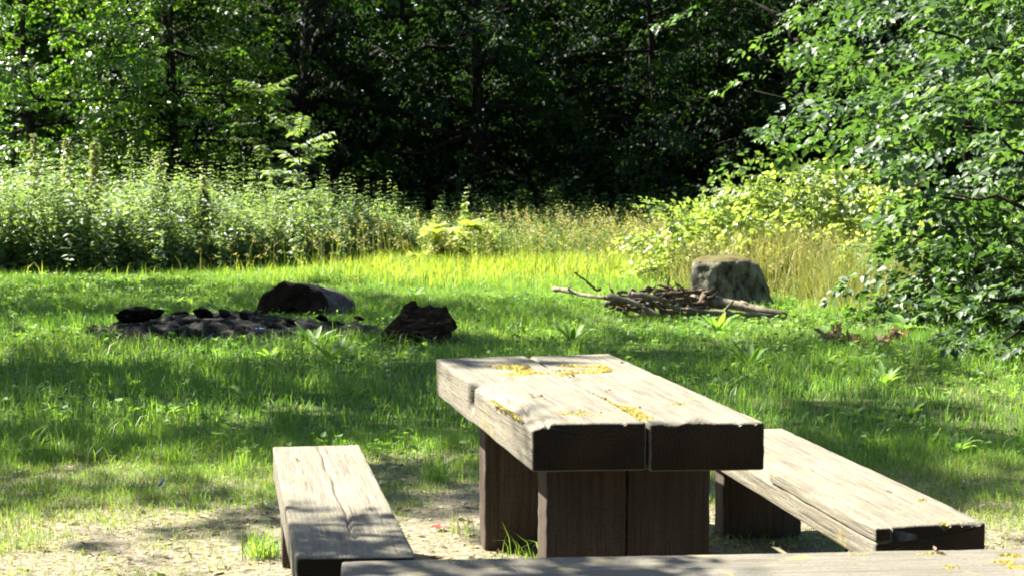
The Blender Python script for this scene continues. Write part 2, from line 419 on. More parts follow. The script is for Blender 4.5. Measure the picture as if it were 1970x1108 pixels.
# small tree beside the benches: one low limb dapples the near bench
def near_tree():
    rng = np.random.default_rng(41)
    o = empty('small_tree', (-6.4, 8.2, 0), 0, 'small tree left of the benches whose twigs throw leaf shadows on them', 'tree')
    tm, lm = MB(), MB()
    z = np.linspace(-.2, 7.8, 10)
    tube(tm, np.stack([.05 * np.sin(z), .05 * np.cos(z * 1.3), z], 1), .11 * (1 - z / 9), 8)
    def limb(a, b, rad, n, spread, leaf=(.10, .062), m=13, ln=.38):
        a = np.array(a, float); b = np.array(b, float); s = np.linspace(0, 1, 8)[:, None]
        P = a + (b - a) * s; P[:, 2] += .35 * np.sin(np.pi * s[:, 0])
        tube(tm, P, rad * (1 - .85 * s[:, 0]), 6)
        q = rng.uniform(.45, 1.0, n)
        c = np.stack([np.interp(q, s[:, 0], P[:, i]) for i in range(3)], 1) + rng.normal(size=(n, 3)) * spread
        az = math.atan2(*(b - a)[1::-1])
        sprays(lm, rng, c, az + rng.normal(size=n) * .8, rng.normal(size=n) * .2 - .15, ln, m, *leaf)
    limb((0, 0, 2.6), (3.85, -1.55, 3.9), .05, 50, (.45, .24, .2), (.13, .08))
    limb((0, 0, 3.0), (3.1, -1.8, 4.5), .05, 30, (.5, .28, .2), (.13, .08))
    for k in range(12):
        az = k * 2.4; r = rng.uniform(1.0, 1.7); zz = rng.uniform(5.7, 7.6)
        limb((0, 0, zz - .5), (r * math.cos(az), r * math.sin(az), zz), .03, 22, (.3, .3, .25))
    tm.build('trunk', M['bark'], o, smooth=True); lm.build('crown', M['shrub'], o)
near_tree()

# ------------------------------------------------------------------ picnic furniture
def beam(mb, quad, z, th, nl=90, r=0.012, seed=0, wob=0.002, deform=None):
    """timber with worn edges. quad: front-left, front-right, back-right, back-left (xy); top at z"""
    q = [np.array(p[:2], float) for p in quad]
    Wd = np.linalg.norm(q[1] - q[0]); Ln = np.linalg.norm(q[3] - q[0])
    ring = []
    nw = max(6, int(Wd / .03)); nt_ = max(8, int(Wd / .0048)); nh = max(5, int(th / .015))
    def arc(cu, cv, a0):
        for k in range(4):
            a = a0 + k * math.pi / 6
            ring.append((cu + r * math.cos(a), cv + r * math.sin(a)))
    arc(r, -r, math.pi / 2 * 1)       # left top corner (from top to left)
    for k in range(1, nh): ring.append((0, -r - (th - 2 * r) * k / nh))
    arc(r, -th + r, math.pi)
    for k in range(1, nw): ring.append((r + (Wd - 2 * r) * k / nw, -th))
    arc(Wd - r, -th + r, 1.5 * math.pi)
    for k in range(1, nh): ring.append((Wd, -th + r + (th - 2 * r) * k / nh))
    arc(Wd - r, -r, 0)
    for k in range(1, nt_): ring.append((Wd - r - (Wd - 2 * r) * k / nt_, 0))
    ring = np.array(ring)
    S = np.concatenate([[0, r * .3, r], np.linspace(r, Ln - r, nl)[1:-1], [Ln - r, Ln - r * .3, Ln]])
    ins = np.zeros(len(S)); ins[[0, -1]] = r; ins[[1, -2]] = r * .35
    cu, cv = Wd / 2, -th / 2
    U = np.zeros((len(S), len(ring))); V = np.zeros_like(U)
    for i in range(len(S)):
        du = ring[:, 0] - cu; dv = ring[:, 1] - cv
        U[i] = cu + du * (1 - ins[i] / cu); V[i] = cv + dv * (1 - ins[i] / -cv)
    SS = np.repeat(S[:, None], len(ring), 1)
    # wear
    U = U + wob * 2 * (vnoise(SS * 6, V * 30, seed) - .5); V = V + wob * 2 * (fbm(SS * 5, U * 14, seed + 3) - .5)
    edge = (np.minimum(U, Wd - U) < r * 1.2) & (V > -r * 1.2)
    V = V - edge * np.maximum(0, fbm(SS * 7, U * 3, seed + 8) - .60) * .03
    if deform: SS, U, V = deform(SS, U, V, Wd, Ln, th)
    u = U / Wd; s = SS / Ln
    xy = ((1 - s) * (1 - u))[..., None] * q[0] + ((1 - s) * u)[..., None] * q[1] + (s * u)[..., None] * q[2] + (s * (1 - u))[..., None] * q[3]
    v = np.concatenate([xy, (z + V)[..., None]], -1).reshape(-1, 3)
    n = len(ring); tri = []
    for i in range(len(S) - 1):
        for j in range(n):
            a, b = i * n + j, i * n + (j + 1) % n
            tri += [(a, a + n, b + n), (a, b + n, b)]
    c0 = len(v); v = np.vstack([v, v[:n].mean(0), v[-n:].mean(0)])
    for j in range(n):
        tri.append((c0, j, (j + 1) % n)); tri.append((c0 + 1, (len(S) - 1) * n + (j + 1) % n, (len(S) - 1) * n + j))
    mb.add(v, tri)

def local(o_xy, yaw):
    c, s = math.cos(yaw), math.sin(yaw)
    def f(p):
        dx, dy = p[0] - o_xy[0], p[1] - o_xy[1]
        return np.array([dx * c + dy * s, -dx * s + dy * c])
    return f

def moss(parent, rng, pts, r, z, n, spread):
    """one patch of small moss cushions along a polyline (local xy)"""
    mb = MB()
    pts = np.array(pts, float)
    d = np.r_[0, np.cumsum(np.linalg.norm(np.diff(pts, axis=0), axis=1))]
    th = np.linspace(0, 2 * np.pi, 6, endpoint=False)
    cl = rng.random(9) * d[-1]
    for k in range(n * 5):
        s = rng.random() * d[-1] if rng.random() < .8 else np.clip(rng.choice(cl) + rng.normal() * .04 * d[-1], 0, d[-1])
        x = np.interp(s, d, pts[:, 0]) + rng.normal() * spread; y = np.interp(s, d, pts[:, 1]) + rng.normal() * spread
        R = r * .48 * rng.gamma(3, .33); h = R * rng.uniform(.25, .7)
        rr = R * rng.uniform(.6, 1.4, 6)
        ring0 = np.stack([x + rr * np.cos(th), y + rr * np.sin(th), np.full(6, z - .004)], 1)
        v = np.vstack([ring0, [x + R * .2, y, z + h]])
        mb.add(v, [(j, (j + 1) % 6, 6) for j in range(6)], np.clip(rng.normal(.5, .28), 0, 1))
    return mb.build('moss', M['moss'], parent)

def table():
    Z, TH = .75, .162
    c = [at(1018, 815, Z), at(1472, 810, Z), at(1172, 678, Z), at(839, 690, Z)]
    mf = (c[0] + c[1]) / 2; mbk = (c[2] + c[3]) / 2
    yaw = math.atan2(-(mbk - mf).x, (mbk - mf).y)
    o = empty('picnic_table', (mf.x, mf.y, 0), yaw, 'heavy picnic table of two thick timbers with yellow moss on its top', 'table')
    L = local(mf, yaw); q = [L(p) for p in c]
    g0 = q[0] + (q[1] - q[0]) * .502; g1 = q[3] + (q[2] - q[3]) * .522
    gap = np.array([.006, 0])
    Ln = np.linalg.norm(q[3] - q[0])
    sn = .56                                     # where the broken edge starts, share of the length
    def d_left(S, U, V, Wd, Ln, th):
        s = S / Ln
        top = np.clip((V + .07) / .07, 0, 1)
        # broken edge strip in front of the crack: pressed in and lower
        front = 1 / (1 + np.exp((s - sn) * 120))
        near = np.clip(1 - U / .055, 0, 1)
        V = V - front * (near > 0) * (near ** .6) * .022 * np.clip((V + th * .5) / (th * .5), 0, 1)
        U = U + front * np.clip(1 - U / .08, 0, 1) * .010
        crack = np.exp(-((U - .062 - .006 * np.sin(s * 40)) / .007) ** 2) * front * np.clip(1 - s / sn + .5, 0, 1)
        V = V - crack * .016 * (V > -.02)
        notch = np.exp(-((s - sn) / .012) ** 2) * np.clip(1 - U / .045, 0, 1) * np.clip((V + th * .8) / .05, 0, 1)
        U = U + notch * .035
        V = V - notch * .02 * (V > -.02)
        # fretted front right corner
        V = V - .016 * (V > -.03) * np.exp(-((s) / .006) ** 2) * np.clip(fbm(U * 22, U * 0, 4) * 2 - 1.0, 0, 1)
        return S, U, V
    def d_right(S, U, V, Wd, Ln, th):
        V = V - .016 * (V > -.03) * np.exp(-(S / .014) ** 2) * np.clip(fbm(U * 20, U * 0, 14) * 2 - 1.0, 0, 1)
        # knot swelling on the front edge
        V = V + .016 * (V > -.03) * np.exp(-((U - .155) / .035) ** 2 - ((S - .05) / .06) ** 2)
        return S, U, V
    b = MB(); beam(b, [q[0], g0 - gap, g1 - gap, q[3]], Z, TH, 140, .008, 3, .0015, d_left); a = b.build('tabletop_plank', M['table_top'], o)
    b = MB(); beam(b, [g0 + gap, q[1], q[2], g1 + gap], Z - .004, TH, 140, .008, 7, .0015, d_right); a2 = b.build('tabletop_plank', M['table_top'], o)
    # moss cushions
    P = lambda px, py: L(at(px, py, Z))
    rng = np.random.default_rng(5)
    b = a
    moss(b, rng, [P(968, 708), P(1000, 706), P(1012, 718), P(985, 720), P(1030, 718)], .017, Z, 240, .018)
    moss(b, rng, [P(935, 700), P(1000, 702)], .01, Z, 40, .01)
    moss(b, rng, [P(946, 764), P(975, 782), P(1005, 802)], .006, Z - .010, 80, .004)
    moss(b, rng, [P(1075, 798), P(1110, 792), P(1140, 800)], .009, Z, 60, .024)
    b = a2
    moss(b, rng, [P(1045, 719), P(1165, 714), P(1160, 704), P(1075, 702)], .016, Z - .004, 200, .010)
    moss(b, rng, [P(1060, 712), P(1150, 709)], .011, Z - .004, 60, .008)
    moss(b, rng, [P(1080, 726), P(1150, 760), P(1200, 783)], .007, Z - .005, 100, .006)
    moss(b, rng, [P(1195, 780), P(1215, 790), P(1240, 803)], .011, Z - .004, 150, .020)
    moss(b, rng, [P(1290, 776), P(1320, 774)], .011, Z - .004, 12, .012)
    # legs: two pairs of upright slabs
    W = np.linalg.norm(q[1] - q[0])
    def slab(x0, x1, y0, y1):
        b = MB(); beam(b, [(x0, y0), (x1, y0), (x1, y1), (x0, y1)], Z - TH - .001, Z - TH + .15, 8, .008, int(x0 * 90 + y0 * 50) % 97, .002)
        return b.build('leg', M['post'], o)
    for y0 in (.22, Ln - .58):
        x0, x1 = -.30, .292; xm = -.012
        slab(x0, xm - .004, y0, y0 + .15); slab(xm + .004, x1, y0 + .012, y0 + .16)
    return o

def bench(name, c, Z, TH, label, mat, cat='bench', legs=(.18, .82), deform=None, seed=0, leg_w=.85):
    mf = (c[0] + c[1]) / 2; mbk = (c[2] + c[3]) / 2
    yaw = math.atan2(-(mbk - mf).x, (mbk - mf).y)
    o = empty(name, (mf.x, mf.y, 0), yaw, label, cat)
    L = local(mf, yaw); q = [L(p) for p in c]
    Ln = np.linalg.norm(q[3] - q[0]); W = np.linalg.norm(q[1] - q[0])
    b = MB(); beam(b, q, Z, TH, 140, .008, seed, .0015, deform); seat = b.build('seat', mat, o)
    for f in legs:
        y0 = f * Ln - .07; x0 = (q[0][0] + (q[3][0] - q[0][0]) * f); x1 = q[1][0] + (q[2][0] - q[1][0]) * f
        xm = (x0 + x1) / 2; h = (x1 - x0) * leg_w / 2
        b = MB(); beam(b, [(xm - h, y0), (xm + h, y0), (xm + h, y0 + .14), (xm - h, y0 + .14)], Z - TH - .001, Z - TH + .15, 8, .008, seed + 5, .002)
        b.build('leg', M['post'], o)
    return o, seat, L

def crackline(U, S, f, width, depth, V, th):
    return V - depth * np.exp(-((U - f) / width) ** 2) * (V > -th * .3)

def furniture():
    table()
    ZB, TB = .43, .13
    def d1(S, U, V, Wd, Ln, th):
        s = S / Ln
        f1 = Wd * (.56 - .04 * s + .012 * np.sin(s * 23)); k = ((s > .12) & (s < .98)) * (.35 + .65 * vnoise(s * 9, s * 0, 3))
        V = crackline(U, S, f1, .006, .018 * k, V, th)
        V = crackline(U, S, Wd * (.86 + .01 * np.sin(s * 11)), .003, .007 * (s > .2) * vnoise(s * 7, s * 0, 8), V, th)
        return S, U, V
    o, seat, L = bench('bench', [at(569, 1072, ZB), at(801, 1070, ZB), at(692, 855, ZB), at(525, 859, ZB)], ZB, TB,
                    'pale timber bench left of the table, cracked along its seat', M['bench_top'], deform=d1, seed=21, legs=(.10, .86), leg_w=.88)
    rng = np.random.default_rng(9); b = seat; P = lambda x, y: L(at(x, y, ZB))
    moss(b, rng, [P(630, 890), P(660, 918), P(690, 975)], .007, ZB - .004, 70, .004)
    def d2(S, U, V, Wd, Ln, th):
        s = S / Ln
        lo = np.clip((V + .085) / .085, 0, 1)
        V = V - (U < .058) * lo ** .5 * (.050 + .012 * (fbm(s * 14, U * 20, 5) - .5))      # rebate left by the split-off edge
        V = crackline(U, S, Wd * .42, .004, .008 * ((s > .7) | ((s > .38) & (s < .5))), V, th)
        V = crackline(U, S, Wd * .8, .0035, .006 * ((s > .25) & (s < .6)), V, th)
        V = V - .02 * (V > -.02) * np.exp(-(S / .012) ** 2) * np.clip(fbm(U * 28, U * 0, 44) * 2 - .95, 0, 1)
        return S, U, V
    bl = at(1505, 823, ZB) + (at(1685, 1015, ZB) - at(1897, 1004, ZB))
    o, seat, L = bench('bench', [at(1685, 1015, ZB), at(1897, 1004, ZB), at(1505, 823, ZB), bl], ZB, TB,
                    'pale timber bench right of the table with a strip of its left edge split off', M['bench_top'], deform=d2, seed=33, legs=(.12, .88), leg_w=.9)
    c0, c1, c3 = L(at(1685, 1015, ZB)), L(at(1897, 1004, ZB)), L(bl)
    ac = (c1 - c0) / np.linalg.norm(c1 - c0); al = (c3 - c0)
    b = MB(); beam(b, [c0 - ac * .002, c0 + ac * .0535, c0 + ac * .049 + al * .535, c0 - ac * .004 + al * .52], ZB - .002, .046, 80, .006, 61, .003)
    b.build('split_strip', M['bench_top'], o)
    b = seat; P = lambda x, y: L(at(x, y, ZB))
    moss(b, rng, [P(1500, 905), P(1560, 940), P(1700, 1013)], .005, ZB - .008, 80, .003)
    moss(b, rng, [P(1770, 962), P(1780, 963)], .008, ZB, 14, .006); moss(b, rng, [P(1810, 1005), P(1820, 1007)], .008, ZB, 12, .006)
    # the bench across the bottom of the picture: its length runs left to right
    ZC = .43
    FL = at(657, 1078, ZC); FR = at(2120, 1051, ZC)
    dr = (FR - FL).normalized(); pr = Vector((dr.y, -dr.x, 0)) * .36
    # front end of the beam = its left end; "left" side of the beam = far edge
    # keep orientation: run from the left end to the right end, far edge on the left hand
    o, seat, L = bench('bench', [FL, FL + pr, FR + pr, FR], ZC, .14,
                    'grey weathered bench across the bottom of the picture, dappled by leaf shadows', M['grey_bench'], seed=51, legs=(.12, .85))
    b = seat; P = lambda x, y: L(at(x, y, ZC))
    for x, y, n in [(1655, 1064, 10), (1790, 1063, 16), (1830, 1090, 14), (1945, 1068, 40), (1960, 1090, 50), (1930, 1080, 30), (880, 1080, 6)]:
        moss(b, rng, [P(x - 12, y), P(x + 12, y + 2)], .010, ZC, n, .012)
furniture()

# ------------------------------------------------------------------ fire place, stump, logs, branches
def rot_noise(v, sc_, amp, seed):
    n = np.stack([fbm(v[:, 0] * sc_ + 7 * i, v[:, 1] * sc_ + v[:, 2] * sc_ * 1.7 + 3 * i, seed + i, 3) - .5 for i in range(3)], 1)
    return v + n * amp * 2

def bm_obj(name, bm, mat, parent=None, smooth=False):
    me = bpy.data.meshes.new(name); bm.to_mesh(me); bm.free()
    if smooth: me.polygons.foreach_set('use_smooth', np.ones(len(me.polygons), bool))
    me.materials.append(mat); o = bpy.data.objects.new(name, me); COL.objects.link(o)
    if parent: o.parent = parent
    return o

def lump_bm(rng, sx, sy, sz, amp=.3, sub=3, sc_=3.0):
    bm = bmesh.new(); bmesh.ops.create_icosphere(bm, subdivisions=sub, radius=1)
    v = np.array([p.co for p in bm.verts]); v = np.sign(v) * np.abs(v) ** .8
    v = rot_noise(v, sc_ * .5, amp, int(rng.integers(1000))) * np.array([sx, sy, sz])
    for p, c in zip(bm.verts, v): p.co = c
    return bm

def fire_place():
    c = atg(450, 642)
    z0 = float(gz(c.x, c.y))
    o = None
    n = 130; m_ = 70
    X, Y = np.meshgrid(np.linspace(-1.85, 2.1, n), np.linspace(-1.25, 1.35, m_))
    r = np.sqrt(((X - .05) / 1.5) ** 2 + (Y / 1.1) ** 2) + .35 * (fbm(X * 1.8, Y * 1.8, 3) - .5)
    h = np.clip(1 - r, 0, 1)
    Zz = .10 * np.minimum(h * 2.2, 1) ** .7 * (0.35 + .9 * np.exp(-((X + .35) / .85) ** 2)) + (h > 0) * (.17 * (fbm(X * 5, Y * 9, 6, 5) - .44) + .05 * (fbm(X * 19, Y * 23, 8, 2) - .5))
    Zz = np.where(h > 0.02, np.maximum(Zz, .004), -.03)
    mb = MB(); i = (np.arange(m_ - 1)[:, None] * n + np.arange(n - 1)).ravel()
    keep = (h.ravel()[i] > 0) | (h.ravel()[i + n + 1] > 0)
    i = i[keep]
    mb.add(np.stack([X, Y, Zz], -1), np.concatenate([np.stack([i, i + 1, i + n + 1], 1), np.stack([i, i + n + 1, i + n], 1)]))
    o = mb.build('ash_heap', M['ash'], smooth=False); o.location = (c.x, c.y, z0 + .02)
    tag(o, 'heap of black ash and charcoal of an old campfire in the grass', 'campfire remains')
    rng = np.random.default_rng(15)
    proto = bm_obj('charred_wood', lump_bm(rng, .15, .075, .06, .75, 3, 5.0), M['char'])
    proto.location = at_y(268, 606, c.y + .35)
    proto.scale = (1.35, 1.2, 1.2)
    tag(proto, 'jagged charred lump at the left end of the ash heap', 'charcoal', 'charred lumps on the campfire heap')
    for px, py, dy, s in [(300, 604, .3, .7), (345, 604, .35, .75), (392, 602, .3, .8), (435, 606, .25, .7), (470, 608, .1, .6), (360, 640, -.6, .7), (405, 644, -.7, .6), (320, 634, -.5, .55), (205, 640, -.2, .6), (140, 648, -.3, .5), (520, 632, -.4, .5), (560, 618, 0, .55), (620, 612, .1, .5), (690, 612, .3, .5)]:
        d = proto.copy(); COL.objects.link(d)
        p = at_y(px, py, c.y + dy); p.z = max(.03, min(p.z, .24)); d.location = p; d.scale = (s * .8, s * .8, s * rng.uniform(.5, .9)); d.rotation_euler = rng.uniform(-1, 1, 3) * np.array([.5, .5, 3])
        d['label'] = 'small black lump of burnt wood lying on or beside the campfire ash'
    # scraps of rubbish in the ash
    for nm, px, py, mat, lab, cat, s in [('plastic_scrap', 503, 634, 'blue', 'scrap of blue plastic in the campfire ash', 'litter', .07),
                                     ('paper_scrap', 462, 632, 'white', 'pale scrap of paper at the near edge of the ash heap', 'litter', .08)]:
        b = lump_bm(rng, s, s * .6, s * .15, .5, 2)
        q = bm_obj(nm, b, M[mat]); p = at(px, py, .10); q.location = p; q.rotation_euler = (.5, .2, .6); tag(q, lab, cat)
fire_place()

def half_log():
    p = atg(490, 611); z0 = float(gz(p.x, p.y))
    ax = math.atan2(.95, .31)                     # direction of the axis on the ground
    L, R = .95, .46
    n, m_ = 26, 26
    th = np.linspace(-.06 * math.pi, 1.06 * math.pi, m_)
    S = np.linspace(0, 1, n)
    rng = np.random.default_rng(3)
    rr = R * (1 - .12 * S[:, None]) * (1 + .10 * (fbm(S[:, None] * 5 + th * 0, th[None] * 3, 12) - .5) * 2)
    x = -np.cos(th)[None] * rr; z = np.sin(th)[None] * rr * .95 * (1 - .22 * S[:, None]) - .03
    # ragged cut: the end face bulges and is broken at the right shoulder
    y = L * S[:, None] + 0 * x + .10 * (1 - S[:, None]) * (x > .12) * (z > .1) + .05 * S[:, None] * (fbm(x * 6, z * 6, 4) - .5)
    o = empty('half_log', (p.x + .42, p.y + .1, z0), ax - math.pi / 2, 'big half round log with a dark rotten end and grey bark by the ash heap', 'log')
    mb = MB(); v = np.stack([x, y, z], -1).reshape(-1, 3); tri = []
    for i in range(n - 1):
        for j in range(m_ - 1):
            a = i * m_ + j; tri += [(a, a + 1, a + m_ + 1), (a, a + m_ + 1, a + m_)]
    mb.add(v, tri); mb.build('bark', M['log_bark'], o, True)
    for k, (S0, nm) in enumerate(((0, 'cut_end'), (n - 1, 'cut_end'))):
        mb = MB(); ringv = np.stack([x[S0], y[S0], z[S0]], 1); cen = np.array([0, y[S0].mean(), .12])
        V = [cen + (ringv - cen) * f for f in np.linspace(0.03, 1, 12)]
        V = np.array(V); V[:-1, :, 1] += (-.06 if k == 0 else .04) * (fbm(V[:-1, :, 0] * 7, V[:-1, :, 2] * 7, 8 + k) - .2)
        tri = []
        for i in range(11):
            for j in range(m_ - 1):
                a = i * m_ + j; tri += [(a, a + 1, a + m_ + 1), (a, a + m_ + 1, a + m_)]
        mb.add(V.reshape(-1, 3), tri); mb.build(nm, M['log_end'], o, False)
half_log()

def wood_chunk():
    y = atg(800, 661).y
    P = lambda px, py, dy=0: np.array(at_y(px, py, y + dy))
    vs = [P(732, 645), P(770, 622, .0), P(800, 662, -.15), P(868, 655), P(870, 622, .1), P(852, 594, .15), P(822, 588, .12), P(792, 586, .1), P(785, 630, .5), P(868, 630, .5), P(742, 640, .25)]
    vs = np.array(vs); c = vs.mean(0); c[2] = 0
    bm = bmesh.new()
    for q in vs: bm.verts.new(q - c)
    for q in vs[[0, 1, 2, 7, 8]]: bm.verts.new((q[0] - c[0], q[1] - c[1], -.05))
    bmesh.ops.convex_hull(bm, input=bm.verts)
    bmesh.ops.triangulate(bm, faces=bm.faces)
    bmesh.ops.subdivide_edges(bm, edges=bm.edges[:], cuts=8, use_grid_fill=True)
    v = np.array([p.co for p in bm.verts]); v2 = rot_noise(v, 4, .07, 31); v2 = rot_noise(v2, 15, .06, 37)
    for p, q in zip(bm.verts, v2): p.co = q
    o = bm_obj('wood_chunk', bm, M['chunk']); o.location = (c[0], c[1], float(gz(c[0], c[1])))
    tag(o, 'split dark brown chunk of rotten wood tilted in the grass behind the table', 'wood chunk')
wood_chunk()

def stump():
    p = atg(1405, 590); z0 = float(gz(p.x, p.y))
    k = p.y / FPX
    o = empty('tree_stump', (p.x, p.y, z0), 0, 'grey lichen-covered tree stump with a flat mossy top behind the branch pile', 'stump')
    th = np.linspace(0, 2 * np.pi, 72, endpoint=False); n = 26
    zz = np.linspace(-.08, 1, n) * .585
    mb = MB(); V = []
    for i, z in enumerate(zz):
        f = z / .585
        rx = 70 * k * (1.0 + .13 * (1 - f) ** 2 + .05 * (f < .2) * (1 - f)); ry = rx
        cx = -.04 * f
        r = rx * (1 + .10 * (fbm(np.cos(th) * 1.6 + 4, np.sin(th) * 1.6 + f * .8, 3, 4) - .5) * 2 + .03 * np.sin(th * 7 + f * 2))
        flare = .05 * np.exp(-((np.angle(np.exp(1j * (th + .35)))) / .5) ** 2) * (1 - f) ** 1.5
        r = (r + flare) * (1 - .06 * np.clip(f - .2, 0, 1)) * (1 - .06 * max(0, f - .93) / .07)
        slope = np.where(np.cos(th) > 0, 1 - (.05 * f + .20 * f ** 6) * np.cos(th), 1)
        V.append(np.stack([cx + r * slope * np.cos(th), r * np.sin(th), np.full(72, z) + .02 * f * np.sin(th + 1) - .035 * f ** 3 * np.maximum(0, np.cos(th)) ** 2], 1))
    V = np.array(V); tri = []
    for i in range(n - 1):
        for j in range(72):
            a, b = i * 72 + j, i * 72 + (j + 1) % 72; tri += [(a, b, b + 72), (a, b + 72, a + 72)]
    v = V.reshape(-1, 3)
    d = .05 * (fbm(np.repeat(np.linspace(0, 14, 72)[None], n, 0).ravel(), v[:, 2] * 5, 7, 4) - .5)
    v = v + np.c_[unit(np.c_[v[:, :2], np.zeros(len(v))])[:, :2] * d[:, None] * 2, np.zeros(len(v))]
    mb.add(v, tri); mb.build('bark', M['stump'], o, True)
    top = v.reshape(n, 72, 3)[-1]; c = top.mean(0); mb = MB(); W = []
    for f in np.linspace(0, 1, 10):
        q = c + (top - c) * f; q[:, 2] += .015 + .03 * (1 - f ** 4) + .03 * (fbm(q[:, 0] * 8, q[:, 1] * 8, 5) - .5) * (f < 1); W.append(q)
    W[-1] = top + np.array([0, 0, .002]); tri = []
    for i in range(9):
        for j in range(72):
            a, b = i * 72 + j, i * 72 + (j + 1) % 72; tri += [(a, a + 72, b + 72), (a, b + 72, b)]
    mb.add(np.array(W).reshape(-1, 3), tri); mb.build('cut_top', M['stump_top'], o, True)
stump()

def branch(name, pts, r0, r1, mat, label, group, seed):
    rng = np.random.default_rng(seed); P = np.array(pts, float)
    s = np.linspace(0, 1, len(P)); t = np.linspace(0, 1, 14)
    Q = np.stack([np.interp(t, s, P[:, i]) for i in range(3)], 1)
    Q[1:-1] += np.cumsum(rng.normal(size=(12, 3)), 0) * .006 * np.array([1, 1, .7])
    base = Q[0].copy(); base[2] = float(gz(base[0], base[1]))
    mb = MB(); tube(mb, Q - base, np.linspace(r0, r1, 14) * (1 + .12 * rng.normal(size=14)), 9, rng=rng, rough=.07)
    # a snapped side twig
    if r0 > .02:
        k = rng.integers(4, 10); d = rng.normal(size=3); d[2] = abs(d[2]) * .6; d = d / np.linalg.norm(d)
        tube(mb, [(Q[k] - base), (Q[k] - base) + d * .1, (Q[k] - base) + d * .18 + rng.normal(size=3) * .02], [r0 * .5, r0 * .4, r0 * .25], 6)
    o = mb.build(name, M[mat], smooth=True); o.location = base
    return tag(o, label, 'branch', group)

def branch_pile():
    G = 'dead branches piled in front of the stump'
    y0 = atg(1300, 610).y
    P = lambda px, py, dy=0: np.array(at_y(px, py, y0 + dy))
    branch('branch', [P(1350, 578, .2), P(1400, 585, .0), P(1460, 597, -.2), P(1512, 608, -.35)], .075, .04, 'pale_branch', 'thickest pale grey branch of the pile, reaching right past the stump', G, 1)
    branch('branch', [P(1066, 556, 2.6), P(1090, 559, 2.4), P(1130, 570, 2.0), P(1180, 577, 1.5)], .035, .02, 'pale_branch', 'lone pale branch lying left of the pile with a broken end', G, 2)
    branch('branch', [P(1320, 600, -.3), P(1380, 600, -.2), P(1440, 604, -.35), P(1490, 610, -.4)], .04, .02, 'pale_branch', 'thinner pale branch in front, parallel to the thickest one', G, 3)
    branch('branch', [P(1275, 562, .6), P(1320, 561, .7), P(1352, 560, .7)], .04, .03, 'twig', 'short brown branch on top of the pile against the stump', G, 4)
    branch('branch', [P(1348, 590, .0), P(1356, 565, .1), P(1376, 556, .1)], .05, .03, 'twig', 'forked brown branch end standing up before the stump', G, 5)
    branch('branch', [P(1240, 600, -.2), P(1252, 585, -.1), P(1256, 574, .0)], .06, .05, 'pale_branch', 'stubby pale branch end pointing at the viewer in the pile', G, 6)
    branch('twig', [P(1105, 524, .9), P(1130, 540, .9), P(1156, 556, .9)], .010, .016, 'twig', 'thin bare twig leaning up left of the branch pile', G, 7)
    branch('twig', [P(1172, 546, .3), P(1182, 566, .2), P(1194, 590, .0)], .010, .018, 'twig', 'thin bare twig standing up at the left end of the branch pile', G, 8)
    rng = np.random.default_rng(23)
    for k in range(44):
        px = rng.uniform(1196, 1345); L = rng.uniform(35, 100); dy = rng.uniform(-.5, .6)
        top = 562 + abs(px - 1270) * .10
        py = rng.uniform(top, 600); sl = rng.normal() * .22 + .12
        a = P(px - L / 2, py - sl * L / 2, dy); b = P(px + L / 2, py + sl * L / 2, dy + rng.uniform(-.3, .3))
        a[2] = max(.03, a[2]); b[2] = max(.03, b[2])
        branch('branch', [a, (a + b) / 2 + rng.normal(size=3) * .02, b], rng.uniform(.016, .04), rng.uniform(.01, .025), 'twig' if rng.random() < .65 else 'pale_branch',
               'brown stick in the tangle of the branch pile', G, 100 + k)
branch_pile()

def scraps():
    rng = np.random.default_rng(8)
    # red petal-like scrap near the table leg: three little curled flakes
    p = at(845, 1020); mb = MB()
    for k in range(4):
        a = k * 1.6; d = np.array([math.cos(a), math.sin(a), .5])
        leaves(mb, np.array([[0, 0, .008]]), d[None], np.array([[-d[0] * .4, -d[1] * .4, 1]]), .042, .036, .5)
    o = mb.build('red_petals', M['red']); o.location = (p.x, p.y, float(gz(p.x, p.y))); tag(o, 'small red scrap lying on bare soil left of the table leg', 'litter')
    p = at(305, 937); mb = MB(); tube(mb, [(0, 0, .008), (.012, .012, .025), (.02, .02, .045)], .006, 8)
    o = mb.build('plastic_scrap', M['blue']); o.location = (p.x, p.y, float(gz(p.x, p.y))); tag(o, 'tiny bluish scrap standing in the trodden grass at the left', 'litter')
scraps()

def table_debris():
    G = 'withered bits lying on the table and benches'
    for k, (px, py, z, lab) in enumerate([(1036, 764, .752, 'curled brown bit left of the table\'s middle groove'), (1105, 728, .75, 'small brown bit beside the mossy rectangle on the table'),
                                        (1172, 752, .75, 'tiny dark chip on the right table plank'), (940, 704, .752, 'brown bit at the far left corner of the table top'), (1204, 700, .75, 'dark chip near the right edge of the table top'),
                                        (570, 884, .432, 'dark chip at the far end of the left bench'), (1712, 945, .432, 'small dark chip on the right bench'), (1800, 1062, .432, 'brown flake on the bench across the bottom')]):
        p = at(px, py, z); rng = np.random.default_rng(700 + k); mb = MB(); n = 9 if k == 0 else 3
        leaves(mb, rng.normal(size=(n, 3)) * [.018, .018, .003] * (1 if k == 0 else .4) + [0, 0, .004], rng.normal(size=(n, 3)) * [1, 1, .3], rng.normal(size=(n, 3)) * .4 + [0, 0, 1], rng.uniform(.015, .035, n), .012, rng.random(n) * .6)
        o = mb.build('withered_bit', M['dead_leaf']); o.location = p; tag(o, lab, 'debris', G)
table_debris()

